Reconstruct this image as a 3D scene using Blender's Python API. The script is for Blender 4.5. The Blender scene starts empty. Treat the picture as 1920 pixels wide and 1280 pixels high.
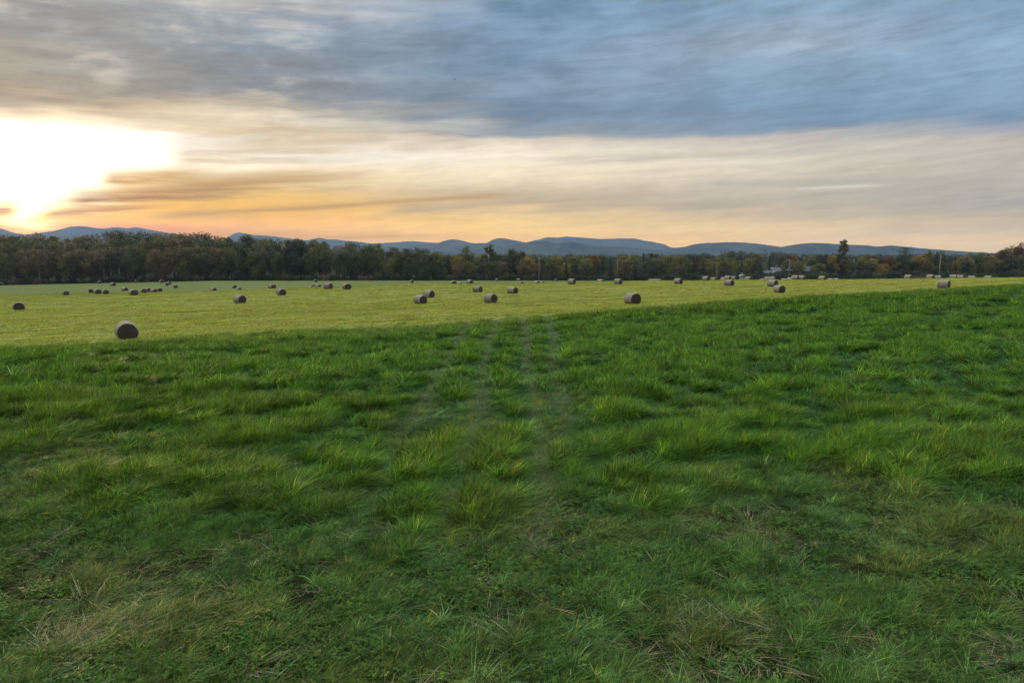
import bpy, math, random
import numpy as np
from mathutils import Vector, Matrix
R = np.random.default_rng(11)
random.seed(5)
scene = bpy.context.scene
COL = scene.collection

# ------------------------------------------------------------------ camera geometry
F, CX, CY, HZ = 1280.0, 960.0, 640.0, 475.0        # photo pixels (1920 x 1280)
PITCH = math.atan((CY - HZ) / F)
CAMZ = 5.2
cp, sp = math.cos(PITCH), math.sin(PITCH)

def ray(px, py):
    """world direction (per unit of forward distance y) through a photo pixel"""
    u, v = (px - CX) / F, (py - CY) / F
    d = np.array([u, cp - v * sp, -sp - v * cp])
    return d / d[1]

def az_el(px, py):
    d = ray(px, py)
    return math.degrees(math.atan2(d[0], d[1])), math.degrees(math.atan2(d[2], math.hypot(d[0], d[1])))

def sstep(a, b, x):
    t = np.clip((np.asarray(x, float) - a) / (b - a), 0, 1)
    return t * t * (3 - 2 * t)

# ------------------------------------------------------------------ numpy value noise
_T = R.random((256, 256))
def vnoise(x, y, seed=0):
    x = np.asarray(x, float) + seed * 17.31; y = np.asarray(y, float) + seed * 9.77
    xi = np.floor(x).astype(int); yi = np.floor(y).astype(int)
    fx = x - xi; fy = y - yi
    fx = fx * fx * fx * (fx * (fx * 6 - 15) + 10); fy = fy * fy * fy * (fy * (fy * 6 - 15) + 10)
    g = lambda a, b: _T[a & 255, b & 255]
    return (g(xi, yi) * (1 - fx) + g(xi + 1, yi) * fx) * (1 - fy) + (g(xi, yi + 1) * (1 - fx) + g(xi + 1, yi + 1) * fx) * fy
def fbm(x, y, seed=0, octv=3):
    s, a, t = 0, 1.0, 0
    for i in range(octv):
        s = s + a * vnoise(np.asarray(x) * 2 ** i, np.asarray(y) * 2 ** i, seed + i); t += a; a *= 0.5
    return s / t

# ------------------------------------------------------------------ terrain
def drop_near(x, y):
    xx = np.clip(x, -260, 200)
    return 5.2 - 0.0207 * xx * sstep(5, 60, np.abs(y)) + 0.02 * np.clip(y, 0, 400)
def ground(x, y):
    x = np.asarray(x, float); y = np.asarray(y, float)
    far = 12.9 - 1.6 * sstep(70, 240, x) + 0.8 * sstep(-120, -300, x)
    yc = 188 - 0.26 * np.clip(x - 50, 0, 80)
    t = sstep(0, 60, y - yc)
    d = drop_near(x, y) * (1 - t) + np.maximum(far, drop_near(x, np.minimum(y, 200.0)) + .8) * t
    d = np.where(y > 420, d + (13.0 - d) * sstep(420, 700, y), d)
    near = sstep(150, 20, y)
    bump = (fbm(x / 3.1, y / 3.1, 3) - .5) * 0.16 * near + (fbm(x / 14, y / 14, 5) - .5) * 0.35 * sstep(8, 30, y)
    rise = (.95 * np.exp(-((x + 38) / 42) ** 2) + .55 * np.exp(-((x - 42) / 40) ** 2)) * sstep(110, 185, y) * (1 - sstep(12, 62, y - yc))
    return CAMZ - d + rise + bump * sstep(400, 250, y)
BND = np.array([(-400, -200), (-60, 38), (-39, 49), (-30, 52.5), (0, 67.5), (21, 85), (51, 104), (92, 124), (150, 150), (400, 270)], float)
def bnd(x):
    return np.interp(x, BND[:, 0], BND[:, 1])
def on_ground(px, py, lo=6, hi=420):
    """forward distance where the pixel's ray meets the terrain"""
    d = ray(px, py); ys = np.arange(lo, hi, 0.25)
    g = ground(d[0] * ys, ys) - (CAMZ + d[2] * ys)
    k = np.nonzero(g > 0)[0]
    return float(ys[k[0]]) if len(k) else None
def under_top(px, py, h, lo=180, hi=350):
    """distance beyond the crest where a thing of height h reaches up to the pixel"""
    d = ray(px, py); ys = np.arange(lo, hi, 0.25)
    g = np.abs(ground(d[0] * ys, ys) + h - (CAMZ + d[2] * ys))
    k = np.nonzero(g < .12)[0]
    return float(ys[int(k[0])]) if len(k) else float(ys[int(np.argmin(g))])

# ------------------------------------------------------------------ mesh and object helpers
def mesh_from(name, V, Fq, mat=None, smooth=False, attrs=None, tris=None):
    me = bpy.data.meshes.new(name)
    V = np.asarray(V, np.float32); Fq = np.asarray(Fq, np.int32).reshape(-1, 4)
    T = np.zeros((0, 3), np.int32) if tris is None else np.asarray(tris, np.int32).reshape(-1, 3)
    me.vertices.add(len(V)); me.vertices.foreach_set('co', V.ravel())
    n = len(Fq) * 4 + len(T) * 3
    me.loops.add(n); me.loops.foreach_set('vertex_index', np.concatenate([Fq.ravel(), T.ravel()]))
    me.polygons.add(len(Fq) + len(T))
    st = np.concatenate([np.arange(len(Fq)) * 4, len(Fq) * 4 + np.arange(len(T)) * 3]).astype(np.int32)
    me.polygons.foreach_set('loop_start', st)
    if smooth: me.polygons.foreach_set('use_smooth', np.ones(len(st), bool))
    for k, (dom, typ, arr) in (attrs or {}).items():
        a = me.attributes.new(k, typ, dom)
        a.data.foreach_set('color' if typ == 'FLOAT_COLOR' else ('vector' if typ == 'FLOAT_VECTOR' else 'value'), np.asarray(arr).ravel())
    me.update(calc_edges=True); me.validate()
    if mat: me.materials.append(mat)
    return me
def link(name, data, parent=None, loc=None, rot=None, scale=None):
    o = bpy.data.objects.new(name, data); COL.objects.link(o)
    if parent: o.parent = parent
    if loc is not None: o.location = loc
    if rot is not None: o.rotation_euler = rot
    if scale is not None: o.scale = scale
    return o
def tag(o, label=None, cat=None, group=None, kind=None):
    if label: o['label'] = label
    if cat: o['category'] = cat
    if group: o['group'] = group
    if kind: o['kind'] = kind
    return o

class MB:
    def __init__(s): s.v = []; s.q = []; s.t = []; s.n = 0
    def add(s, V, Q=(), T=()):
        V = np.asarray(V, float)
        s.v.append(V)
        if len(Q): s.q.append(np.asarray(Q, int).reshape(-1, 4) + s.n)
        if len(T): s.t.append(np.asarray(T, int).reshape(-1, 3) + s.n)
        s.n += len(V)
    def tube(s, pts, rad, k=6, cap=True):
        pts = np.asarray(pts, float); rad = np.broadcast_to(np.asarray(rad, float), (len(pts),))
        V = []; prev = None
        for i, p in enumerate(pts):
            d = pts[min(i + 1, len(pts) - 1)] - pts[max(i - 1, 0)]; d = d / (np.linalg.norm(d) + 1e-9)
            a = np.array([1.0, 0, 0]) if abs(d[0]) < .8 else np.array([0, 1.0, 0])
            if prev is not None: a = prev
            u = a - d * np.dot(a, d); u /= np.linalg.norm(u) + 1e-9; w = np.cross(d, u); prev = u
            th = np.arange(k) * 2 * math.pi / k
            V.append(p + rad[i] * (np.cos(th)[:, None] * u + np.sin(th)[:, None] * w))
        n = len(pts); Q = []
        for i in range(n - 1):
            for j in range(k):
                Q.append((i * k + j, i * k + (j + 1) % k, (i + 1) * k + (j + 1) % k, (i + 1) * k + j))
        V = np.concatenate(V); T = []
        if cap:
            V = np.concatenate([V, pts[:1], pts[-1:]])
            for j in range(k):
                T.append((n * k, (j + 1) % k, j)); T.append((n * k + 1, (n - 1) * k + j, (n - 1) * k + (j + 1) % k))
        s.add(V, Q, T)
    def box(s, c, d):
        c = np.array(c, float); d = np.array(d, float) / 2
        V = np.array([(x, y, z) for x in (-1, 1) for y in (-1, 1) for z in (-1, 1)]) * d + c
        s.add(V, [(0, 1, 3, 2), (4, 6, 7, 5), (0, 4, 5, 1), (2, 3, 7, 6), (0, 2, 6, 4), (1, 5, 7, 3)])
    def mesh(s, name, mat, smooth=False):
        return mesh_from(name, np.concatenate(s.v), np.concatenate(s.q) if s.q else np.zeros((0, 4)), mat, smooth, None, np.concatenate(s.t) if s.t else None)

# ------------------------------------------------------------------ materials
def lin(*c):
    if len(c) == 1: c = c[0]
    return tuple((v / 255 / 12.92) if v / 255 <= .04045 else ((v / 255 + .055) / 1.055) ** 2.4 for v in c)
class NT:
    def __init__(s, tree): s.t = tree; s.n = tree.nodes; s.l = tree.links
    def node(s, typ, **kw):
        x = s.n.new(typ)
        for k, v in kw.items(): setattr(x, k, v)
        return x
    def put(s, sock, v):
        if isinstance(v, bpy.types.NodeSocket): s.l.new(v, sock)
        elif v is not None:
            if sock.type == 'RGBA' and len(v) == 3: v = tuple(v) + (1,)
            sock.default_value = v
    def m(s, op, a, b=None, c=None, clamp=False):
        x = s.node('ShaderNodeMath', operation=op, use_clamp=clamp)
        s.put(x.inputs[0], a)
        if b is not None: s.put(x.inputs[1], b)
        if c is not None: s.put(x.inputs[2], c)
        return x.outputs[0]
    def mr(s, v, a, b, c=0.0, d=1.0, kind='SMOOTHSTEP'):
        x = s.node('ShaderNodeMapRange', interpolation_type=kind)
        for i, k in enumerate((v, a, b, c, d)): s.put(x.inputs[i], k)
        return x.outputs[0]
    def mix(s, f, a, b, bt='MIX'):
        x = s.node('ShaderNodeMix', data_type='RGBA', blend_type=bt); x.clamp_factor = True
        s.put(x.inputs[0], f); s.put(x.inputs[6], a); s.put(x.inputs[7], b)
        return x.outputs[2]
    def xyz(s, x=0.0, y=0.0, z=0.0):
        k = s.node('ShaderNodeCombineXYZ')
        s.put(k.inputs[0], x); s.put(k.inputs[1], y); s.put(k.inputs[2], z)
        return k.outputs[0]
    def noise(s, vec, scale=1.0, detail=3.0, rough=.5, dist=0.0, out=0):
        k = s.node('ShaderNodeTexNoise')
        if vec is not None: s.put(k.inputs['Vector'], vec)
        k.inputs['Scale'].default_value = scale; k.inputs['Detail'].default_value = detail
        k.inputs['Roughness'].default_value = rough; k.inputs['Distortion'].default_value = dist
        return k.outputs[out]
    def ramp(s, f, stops, interp='LINEAR'):
        k = s.node('ShaderNodeValToRGB'); cr = k.color_ramp; cr.interpolation = interp
        while len(cr.elements) < len(stops): cr.elements.new(.5)
        for e, (p, c) in zip(cr.elements, stops): e.position = p; e.color = tuple(c) + (1,)
        s.put(k.inputs[0], f)
        return k.outputs[0]
def material(name):
    m = bpy.data.materials.new(name); m.use_nodes = True
    nt = NT(m.node_tree); bs = m.node_tree.nodes['Principled BSDF']
    return m, nt, bs
def simple(name, col, rough=.8, var=.25, scale=3.0, spec=.3):
    m, nt, bs = material(name)
    tc = nt.node('ShaderNodeTexCoord')
    f = nt.noise(tc.outputs['Object'], scale, 4)
    c = nt.mix(f, [v * (1 - var) for v in col], [min(1, v * (1 + var)) for v in col])
    nt.put(bs.inputs['Base Color'], c); bs.inputs['Roughness'].default_value = rough
    bs.inputs['Specular IOR Level'].default_value = spec
    return m
def leafy(name, trans, rough, spec, color_fn, tfac=1.2):
    """principled + translucent mix for leaves and blades"""
    m, nt, bs = material(name)
    c = color_fn(nt)
    nt.put(bs.inputs['Base Color'], c); bs.inputs['Roughness'].default_value = rough
    bs.inputs['Specular IOR Level'].default_value = spec
    tr = nt.node('ShaderNodeBsdfTranslucent')
    nt.put(tr.inputs['Color'], nt.mix(1.0, c, (tfac * 1.1, tfac, tfac * .55), 'MULTIPLY'))
    mx = nt.node('ShaderNodeMixShader'); mx.inputs[0].default_value = trans
    nt.l.new(bs.outputs[0], mx.inputs[1]); nt.l.new(tr.outputs[0], mx.inputs[2])
    nt.l.new(mx.outputs[0], nt.n['Material Output'].inputs[0])
    return m
def attr(nt, name, typ='GEOMETRY', out='Color'):
    a = nt.node('ShaderNodeAttribute', attribute_type=typ, attribute_name=name)
    return a.outputs[out]

def blade_col(nt):
    t = attr(nt, 'tint', 'INSTANCER')
    v = attr(nt, 'bvar')
    return nt.mix(1.0, t, v, 'MULTIPLY')
M_BLADE = leafy('grass_blade', .28, .5, .04, blade_col)
M_CLOVER = leafy('clover_leaf', .2, .6, .15, blade_col)
M_STRAW = leafy('dry_stalk', .15, .6, .3, blade_col)
def crown_col(nt):
    oi = nt.node('ShaderNodeObjectInfo')
    v = attr(nt, 'lvar')
    return nt.mix(1.0, oi.outputs['Color'], v, 'MULTIPLY')
M_LEAF = leafy('tree_leaf', .30, .6, .25, crown_col)
M_BARK = simple('bark', (.075, .06, .048), .9, .4, 6)
M_PALEBARK = simple('pale_bark', (.42, .39, .34), .85, .3, 5)

# ------------------------------------------------------------------ ground sheet
def axis(dense_lo, dense_hi, step, lo, hi, g=1.12):
    a = list(np.arange(dense_lo, dense_hi + step, step))
    s = step
    while a[-1] < hi: s *= g; a.append(a[-1] + s)
    s = step
    while a[0] > lo: s *= g; a.insert(0, a[0] - s)
    return np.array(a)
xs = axis(-170, 190, .9, -9500, 9500); ys = axis(2, 215, .8, -300, 6900)
X, Y = np.meshgrid(xs, ys)
Z = ground(X, Y)
nx, ny = len(xs), len(ys)
V = np.stack([X, Y, Z], -1).reshape(-1, 3)
i = np.arange(nx * ny).reshape(ny, nx)
Q = np.stack([i[:-1, :-1], i[:-1, 1:], i[1:, 1:], i[1:, :-1]], -1).reshape(-1, 4)
mown = sstep(-.8, .8, Y - bnd(X) - (fbm(X / 2, Y / 2, 8) - .5) * 2.2 - (fbm(X / 9, Y / 9, 9) - .5) * 3)
valley = sstep(8, 34, Y - (188 - 0.26 * np.clip(X - 50, 0, 80)))
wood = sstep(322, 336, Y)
zone = np.stack([mown, valley, wood, np.ones_like(mown)], -1)
mg, nt, bs = material('field_ground')
zc = attr(nt, 'zone'); sep = nt.node('ShaderNodeSeparateColor'); nt.l.new(zc, sep.inputs[0])
geo = nt.node('ShaderNodeNewGeometry'); P = geo.outputs['Position']
n1 = nt.noise(P, .35, 4); n2 = nt.noise(P, 3.5, 4, .6); n3 = nt.noise(P, 25, 3, .6)
sx = nt.node('ShaderNodeSeparateXYZ'); nt.l.new(P, sx.inputs[0])
row = nt.noise(nt.xyz(nt.m('MULTIPLY', nt.m('ADD', nt.m('MULTIPLY', sx.outputs[0], .9), nt.m('MULTIPLY', sx.outputs[1], .4)), .03),
                      nt.m('MULTIPLY', nt.m('SUBTRACT', nt.m('MULTIPLY', sx.outputs[1], .9), nt.m('MULTIPLY', sx.outputs[0], .4)), .35)), 1.0, 4, .55)
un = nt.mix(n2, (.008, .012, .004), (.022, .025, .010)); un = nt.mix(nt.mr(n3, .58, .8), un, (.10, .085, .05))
mo = nt.mix(nt.mr(row, .35, .65), (.21, .25, .058), (.33, .355, .09)); mo = nt.mix(nt.mr(n2, .35, .7), mo, (.17, .16, .05))
va = nt.mix(nt.mr(row, .35, .65), (.125, .148, .052), (.16, .182, .068)); va = nt.mix(nt.mr(n1, .4, .7), va, (.115, .146, .052))
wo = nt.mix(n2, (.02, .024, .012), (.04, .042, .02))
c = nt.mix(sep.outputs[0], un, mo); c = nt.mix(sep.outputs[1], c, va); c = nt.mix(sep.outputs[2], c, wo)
nt.put(bs.inputs['Base Color'], c); bs.inputs['Roughness'].default_value = 1; bs.inputs['Specular IOR Level'].default_value = 0
bp = nt.node('ShaderNodeBump'); bp.inputs['Strength'].default_value = .7; bp.inputs['Distance'].default_value = .06
nt.put(bp.inputs['Height'], n2); nt.l.new(bp.outputs[0], bs.inputs['Normal'])
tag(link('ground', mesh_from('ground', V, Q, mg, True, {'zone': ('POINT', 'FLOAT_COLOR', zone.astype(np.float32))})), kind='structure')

# ------------------------------------------------------------------ grass
def blades(n, rad, h0, h1, w, lean=(0, 0), curl=.5, tilt=.35, seg=3, seed=0, flat=1.0, dry=0.0):
    r = np.random.default_rng(seed)
    rr = rad * np.sqrt(r.random(n)); th = r.random(n) * 2 * math.pi
    root = np.stack([rr * np.cos(th), rr * np.sin(th), np.zeros(n) - .015], -1)
    L = h0 + (h1 - h0) * r.random(n) ** 1.3
    out = np.stack([np.cos(th), np.sin(th)], -1) * .6 + r.normal(0, .55, (n, 2)) + np.array(lean)
    mag = np.linalg.norm(out, axis=1, keepdims=True) + 1e-6
    dirh = out / mag; mag = np.clip(mag[:, 0], 0, 1.5)
    a = tilt * mag * (0.5 + r.random(n)); b = curl * mag * (0.4 + r.random(n))
    side = np.stack([-dirh[:, 1], dirh[:, 0]], -1)
    tw = r.normal(0, .5, n); side = side * np.cos(tw)[:, None] + dirh * np.sin(tw)[:, None]
    ts = np.linspace(0, 1, seg + 1); Vs = []
    wd = w * (.6 + .8 * r.random(n))
    for t in ts:
        hor = L * (a * t + b * t * t); ver = L * flat * (t - .38 * np.minimum(b, 1.3) * t * t)
        p = root + np.concatenate([dirh * hor[:, None], ver[:, None]], -1)
        ww = wd * (1 - t ** 1.6 * .93) / 2
        s3 = np.concatenate([side, np.zeros((n, 1))], -1) * ww[:, None]
        Vs += [p - s3, p + s3]
    V = np.stack(Vs, 1).reshape(-1, 3)
    k = 2 * (seg + 1); Q = []
    base = np.arange(n) * k
    for s in range(seg):
        Q.append(np.stack([base + 2 * s, base + 2 * s + 1, base + 2 * s + 3, base + 2 * s + 2], -1))
    Q = np.stack(Q, 1).reshape(-1, 4)
    g = .45 + 1.1 * r.random((n, 1)) ** 1.3; hue = r.normal(0, .16, (n, 1))
    col = np.concatenate([g * (1 + hue), g, g * (1 - hue * .8)], -1)
    if dry > 0:
        d = r.random(n) < dry
        col[d] = col[d] * np.array([2.1, 1.5, 2.3])
    col = np.concatenate([col, np.ones((n, 1))], -1)
    return V, Q, np.repeat(col, seg, 0)
def clover(n, rad, h0, h1, size, seed):
    r = np.random.default_rng(seed); Vs = []; Qs = []; C = []
    rr = rad * np.sqrt(r.random(n)); th = r.random(n) * 2 * math.pi
    k = 0
    for j in range(n):
        c = np.array([rr[j] * math.cos(th[j]), rr[j] * math.sin(th[j]), h0 + (h1 - h0) * r.random()])
        a0 = r.random() * 6.28; s = size * (.6 + .8 * r.random()); g = .7 + .6 * r.random(); hue = r.normal(0, .12)
        tx, ty = r.normal(0, .45, 2)
        for l in range(3):
            a = a0 + l * 2.094; d = np.array([math.cos(a), math.sin(a)]); e = np.array([-d[1], d[0]])
            pts = [d * .05 * s, d * .6 * s + e * .42 * s, d * 1.05 * s, d * .6 * s - e * .42 * s]
            for q, p in enumerate(pts):
                Vs.append(c + np.array([p[0], p[1], p[0] * tx + p[1] * ty + (.10 * s if q in (1, 3) else 0)]))
            Qs.append((k, k + 1, k + 2, k + 3)); k += 4; C.append((g * (1 + hue), g, g * (1 - hue), 1))
    return np.array(Vs), np.array(Qs), np.array(C)

def scatter(name, variants, pts, mat, label):
    """ONE stuff object: its mesh holds the clump shapes and the spots; geometry nodes put the shapes on the spots"""
    V, Q, C, vid, n = [], [], [], [], 0
    for k, (v, q, c) in enumerate(variants):
        V.append(v); Q.append(q + n); C.append(c); vid.append(np.full(len(v), k)); n += len(v)
    pos, rot, scl, tint, var = pts
    np_ = len(pos)
    V.append(pos); vid.append(np.full(np_, -1))
    V = np.concatenate(V); Q = np.concatenate(Q); C = np.concatenate(C); vid = np.concatenate(vid)
    pad = lambda a, d: np.concatenate([np.zeros((n, d)), np.asarray(a).reshape(np_, d)])
    tc = np.concatenate([pad(tint, 3), np.ones((n + np_, 1))], 1)
    me = mesh_from(name, V, Q, mat, False, {
        'bvar': ('FACE', 'FLOAT_COLOR', C.astype(np.float32)), 'vid': ('POINT', 'INT', vid.astype(np.int32)),
        'prot': ('POINT', 'FLOAT_VECTOR', pad(rot, 3).astype(np.float32)), 'pscl': ('POINT', 'FLOAT_VECTOR', pad(scl, 3).astype(np.float32)),
        'tint': ('POINT', 'FLOAT_COLOR', tc.astype(np.float32)), 'pvar': ('POINT', 'INT', pad(var, 1).astype(np.int32))})
    o = tag(link(name, me), label, 'grass', kind='stuff')
    g = bpy.data.node_groups.new(name, 'GeometryNodeTree')
    g.interface.new_socket('Geometry', in_out='INPUT', socket_type='NodeSocketGeometry')
    g.interface.new_socket('Geometry', in_out='OUTPUT', socket_type='NodeSocketGeometry')
    N, L = g.nodes, g.links
    gi = N.new('NodeGroupInput'); go = N.new('NodeGroupOutput')
    def named(nm, typ):
        x = N.new('GeometryNodeInputNamedAttribute'); x.data_type = typ; x.inputs[0].default_value = nm
        return x.outputs[0]
    vidn = named('vid', 'INT')
    def sel(k):
        c = N.new('FunctionNodeCompare'); c.data_type = 'INT'; c.operation = 'EQUAL'
        L.new(vidn, c.inputs[2]); c.inputs[3].default_value = k
        s = N.new('GeometryNodeSeparateGeometry'); s.domain = 'POINT'
        L.new(gi.outputs[0], s.inputs[0]); L.new(c.outputs[0], s.inputs[1])
        return s.outputs[0]
    g2i = N.new('GeometryNodeGeometryToInstance')
    for k in reversed(range(len(variants))): L.new(sel(k), g2i.inputs[0])
    mp = N.new('GeometryNodeMeshToPoints'); L.new(sel(-1), mp.inputs[0])
    ip = N.new('GeometryNodeInstanceOnPoints'); L.new(mp.outputs[0], ip.inputs[0]); L.new(g2i.outputs[0], ip.inputs['Instance'])
    ip.inputs['Pick Instance'].default_value = True
    L.new(named('pvar', 'INT'), ip.inputs['Instance Index'])
    e2r = N.new('FunctionNodeEulerToRotation'); L.new(named('prot', 'FLOAT_VECTOR'), e2r.inputs[0]); L.new(e2r.outputs[0], ip.inputs['Rotation'])
    L.new(named('pscl', 'FLOAT_VECTOR'), ip.inputs['Scale'])
    L.new(ip.outputs[0], go.inputs[0])
    md = o.modifiers.new('scatter', 'NODES'); md.node_group = g
    return o

def spots(y0, y1, dens, ok=None, wide=.86, seed=0, extra=3.0):
    r = np.random.default_rng(seed)
    W = wide * y1 + extra
    n = int(dens * (y1 - y0) * 2 * W)
    x = (r.random(n) * 2 - 1) * W; y = y0 + (y1 - y0) * r.random(n)
    k = np.abs(x) < wide * y + extra
    x, y = x[k], y[k]
    if ok is not None:
        k = ok(x, y, r); x, y = x[k], y[k]
    return x, y, r
UD = np.array([.89, .456]); VD = np.array([-.456, .89])
def rows(x, y):
    """height of the unmown sward: swath rows along the boundary, tussocks and hollows"""
    u = x * UD[0] + y * UD[1]; v = x * VD[0] + y * VD[1]
    v = v + 1.4 * (fbm(u / 11, v / 11, 21) - .5) * 2
    n1 = fbm(u / 5.0, v / 1.5, 11, 3); n2 = fbm(x / .9, y / .9, 13, 3); n3 = fbm(x / 7, y / 7, 15, 2)
    h = .22 + .78 * sstep(.28, .60, n1 * .52 + n2 * .36 + n3 * .12)
    sc = 1 + .022 * y
    gap = sstep(.50, .36, fbm(u / (.75 * sc), v / (.36 * sc), 14, 2)) * .85 + sstep(.42, .32, n1 * .6 + n2 * .4) * .7
    h = h * (1 - .78 * np.clip(gap, 0, 1)); trk = np.zeros_like(h)
    for (xa, ya, xb, yb, w) in ((-3.3, 13, -4.2, 70, .25), (-1.35, 11, -1.6, 70, .23), (.55, 11, 1.2, 70, .25), (1.5, 20, 3.6, 70, .23)):
        xc = xa + (xb - xa) * (y - ya) / (yb - ya) + .35 * (fbm(y / 6, y * 0 + xa, 31) - .5) * 2
        wi = (w + .006 * y) * (.6 + .8 * fbm(x / 2, y / 2.5, 35))
        tr = np.exp(-((x - xc) / wi) ** 2) * sstep(ya - 4, ya + 4, y) * sstep(.2, .55, fbm(x / 1.5, y / 3, 33) + .25)
        h = h * (1 - .66 * tr); trk = np.maximum(trk, tr)
    lush = sstep(11.5, 17.5, y + 5 * (fbm(x / 4, y / 4, 17) - .5) * 2 - .08 * np.clip(-x, 0, 14) * 1.5)
    return h, lush, np.clip(gap, 0, 1), trk
LUSH_D = np.array([.044, .132, .020]); LUSH_Y = np.array([.195, .310, .036]); BLUE = np.array([.110, .190, .085]); DULL = np.array([.108, .190, .070])
DRYG = np.array([.24, .225, .085]); PALE = np.array([.17, .23, .11])
def unmown_pts(y0, y1, dens, seed, nvar, wscale=1.0):
    x, y, r = spots(y0, y1, dens, lambda x, y, r: y < bnd(x) + (fbm(x / 2, y / 2, 8) - .5) * 2.2 + (fbm(x / 9, y / 9, 9) - .5) * 3 - .6 + 1.1 * r.exponential(1, len(x)) * (r.random(len(x)) < .5), seed=seed)
    h, lush, gap, trk = rows(x, y)
    n = len(x)
    tall = .13 + .70 * h
    short = .24 + .42 * h * h
    H = (short * (1 - lush) + tall * lush) * (.85 + .3 * r.random(n)) * (.34 + .66 * sstep(1.0, -7, y - bnd(x)))
    bare = sstep(.56, .70, fbm(x / 1.3, y / 1.3, 41, 3)) * (1 - lush)
    keep = (r.random(n) > bare * .75) & (r.random(n) > .74 * gap * (1 - trk))
    mixY = np.clip(sstep(.25, .95, h + .5 * (fbm(x / 1.6, y / 1.6, 19) - .5)) * (.25 + .9 * r.random(n)), 0, 1)
    t = LUSH_D + (LUSH_Y - LUSH_D) * mixY[:, None]
    fl = (sstep(.30, .62, fbm(x / .8, y / .8, 23)) * np.clip(.08 * gap + .5 * trk, 0, 1))[:, None]
    t = t * (1 - fl) + BLUE * fl
    nr = ((1 - lush) * .75)[:, None]
    t = t * (1 - nr) + (DULL * (1 - .5 * fl) + BLUE * .5 * fl) * nr
    dz = (sstep(.53, .70, fbm(x / 1.8, y / 1.8, 27, 3)) * (1 - .75 * lush))[:, None]
    t = t * (1 - .55 * dz) + DRYG * .55 * dz
    pk = (r.random(n) < .10 + .14 * (1 - lush))[:, None]
    t = np.where(pk, PALE, t)
    t = t * np.exp(np.clip(r.normal(0, .42, (n, 1)), -1, .75)) * (.45 + 1.15 * fbm(x / .32, y / .32, 47, 2))[:, None] * np.array([.59, .74, .50])
    bl = (.7 * sstep(-15, 1, y - bnd(x) + 3 * (fbm(x / 2.5, y / 2.5, 48) - .5)) * r.random(n))[:, None]  # fade towards the cut field; sun-glow yellowing is put into the tint
    t = t * (1 - bl) + np.array([.30, .33, .06]) * bl
    tw = (np.clip(trk - .35, 0, .5) * 2.1 * (.3 + .7 * r.random(n)))[:, None]
    t = t * (1 - tw) + np.array([.150, .205, .080]) * tw
    tuft = (r.random(n) < .008 + .03 * sstep(.60, .72, fbm(x / 1.1, y / 1.1, 37, 2))) & (y < 26)
    t[tuft] = np.array([.17, .22, .03]) * (.8 + .4 * r.random((int(tuft.sum()), 1))); H[tuft] = np.maximum(H[tuft], .34 + .2 * r.random(int(tuft.sum())))
    flat = ((trk > .4) & (r.random(n) < .4) | (h < .12) & (r.random(n) < .3)) & ~tuft
    var = np.where(flat, nvar - 2 + (r.random(n) * 2).astype(int), (r.random(n) * (nvar - 2)).astype(int))
    rz = r.normal(0, .6, n); tl = r.normal(0, .10, (n, 2))
    s = wscale * (.85 + .4 * r.random(n)) * (.56 + .44 * lush)
    pos = np.stack([x, y, ground(x, y) + .14 * np.clip(h - .3, 0, 1) * lush], -1)
    scl = np.stack([s, s, s * H / .62], -1)
    scl[flat, 2] = s[flat] * (.75 + .4 * r.random(int(flat.sum())))
    return [a[keep] for a in (pos, np.concatenate([tl, rz[:, None]], 1), scl, t, var)]
def cat(*ps): return [np.concatenate(z) for z in zip(*ps)]

LE = (.55, .12)
near_v = [blades(40, .085, .14, .46, .0150, LE, .80, .48, 4, s, dry=.08) for s in range(6)] + \
         [blades(40, .13, .14, .36, .0140, (.8, .3), .90, 1.0, 3, 50 + s, .40, dry=.10) for s in range(2)]
mid_v = [blades(38, .12, .16, .48, .027, LE, .75, .46, 3, 100 + s, dry=.04) for s in range(6)] + \
        [blades(36, .18, .15, .38, .025, (.8, .3), .85, .95, 3, 150 + s, .40, dry=.06) for s in range(2)]
far_v = [blades(32, .20, .18, .52, .060, LE, .6, .42, 2, 200 + s) for s in range(6)] + \
        [blades(30, .28, .16, .42, .055, (.8, .3), .75, .85, 2, 250 + s, .45) for s in range(2)]
K = 1.0
scatter('meadow_grass', near_v, cat(unmown_pts(6.2, 16, 95 * K, 1, 8), unmown_pts(16, 27, 50 * K, 4, 8)), M_BLADE, 'lush uncut green meadow grass in rough tussocks filling the near field')
scatter('meadow_grass', mid_v, unmown_pts(26.5, 64, 23 * K, 2, 8), M_BLADE, 'uncut dark green grass in rippling swath rows beyond the near tussocks')
scatter('meadow_grass', far_v, unmown_pts(63, 135, 11 * K, 3, 8), M_BLADE, 'uncut green grass running up to the cut yellow field')

# clover and low leaves in the near sward
x, y, r = spots(6.2, 30, 20, lambda x, y, r: r.random(len(x)) < (.08 + .80 * sstep(.47, .62, fbm(x / 1.3, y / 1.3, 61, 3))) * (1 - .8 * sstep(12, 22, y)), seed=9)
n = len(x); s = .8 + .5 * r.random(n)
scatter('clover_leaves', [clover(40, .20, .03, .13, .027, s_) for s_ in range(4)],
        [np.stack([x, y, ground(x, y)], -1), np.stack([r.normal(0, .1, n), r.normal(0, .1, n), r.random(n) * 6.28], -1), np.stack([s, s, s], -1),
         (np.array([.032, .090, .014]) + np.array([.045, .055, .0]) * r.random((n, 1))) * (.8 + .4 * r.random((n, 1))), (r.random(n) * 4).astype(int)],
        M_CLOVER, 'low clover leaves in bright green patches among the near grass')
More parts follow.
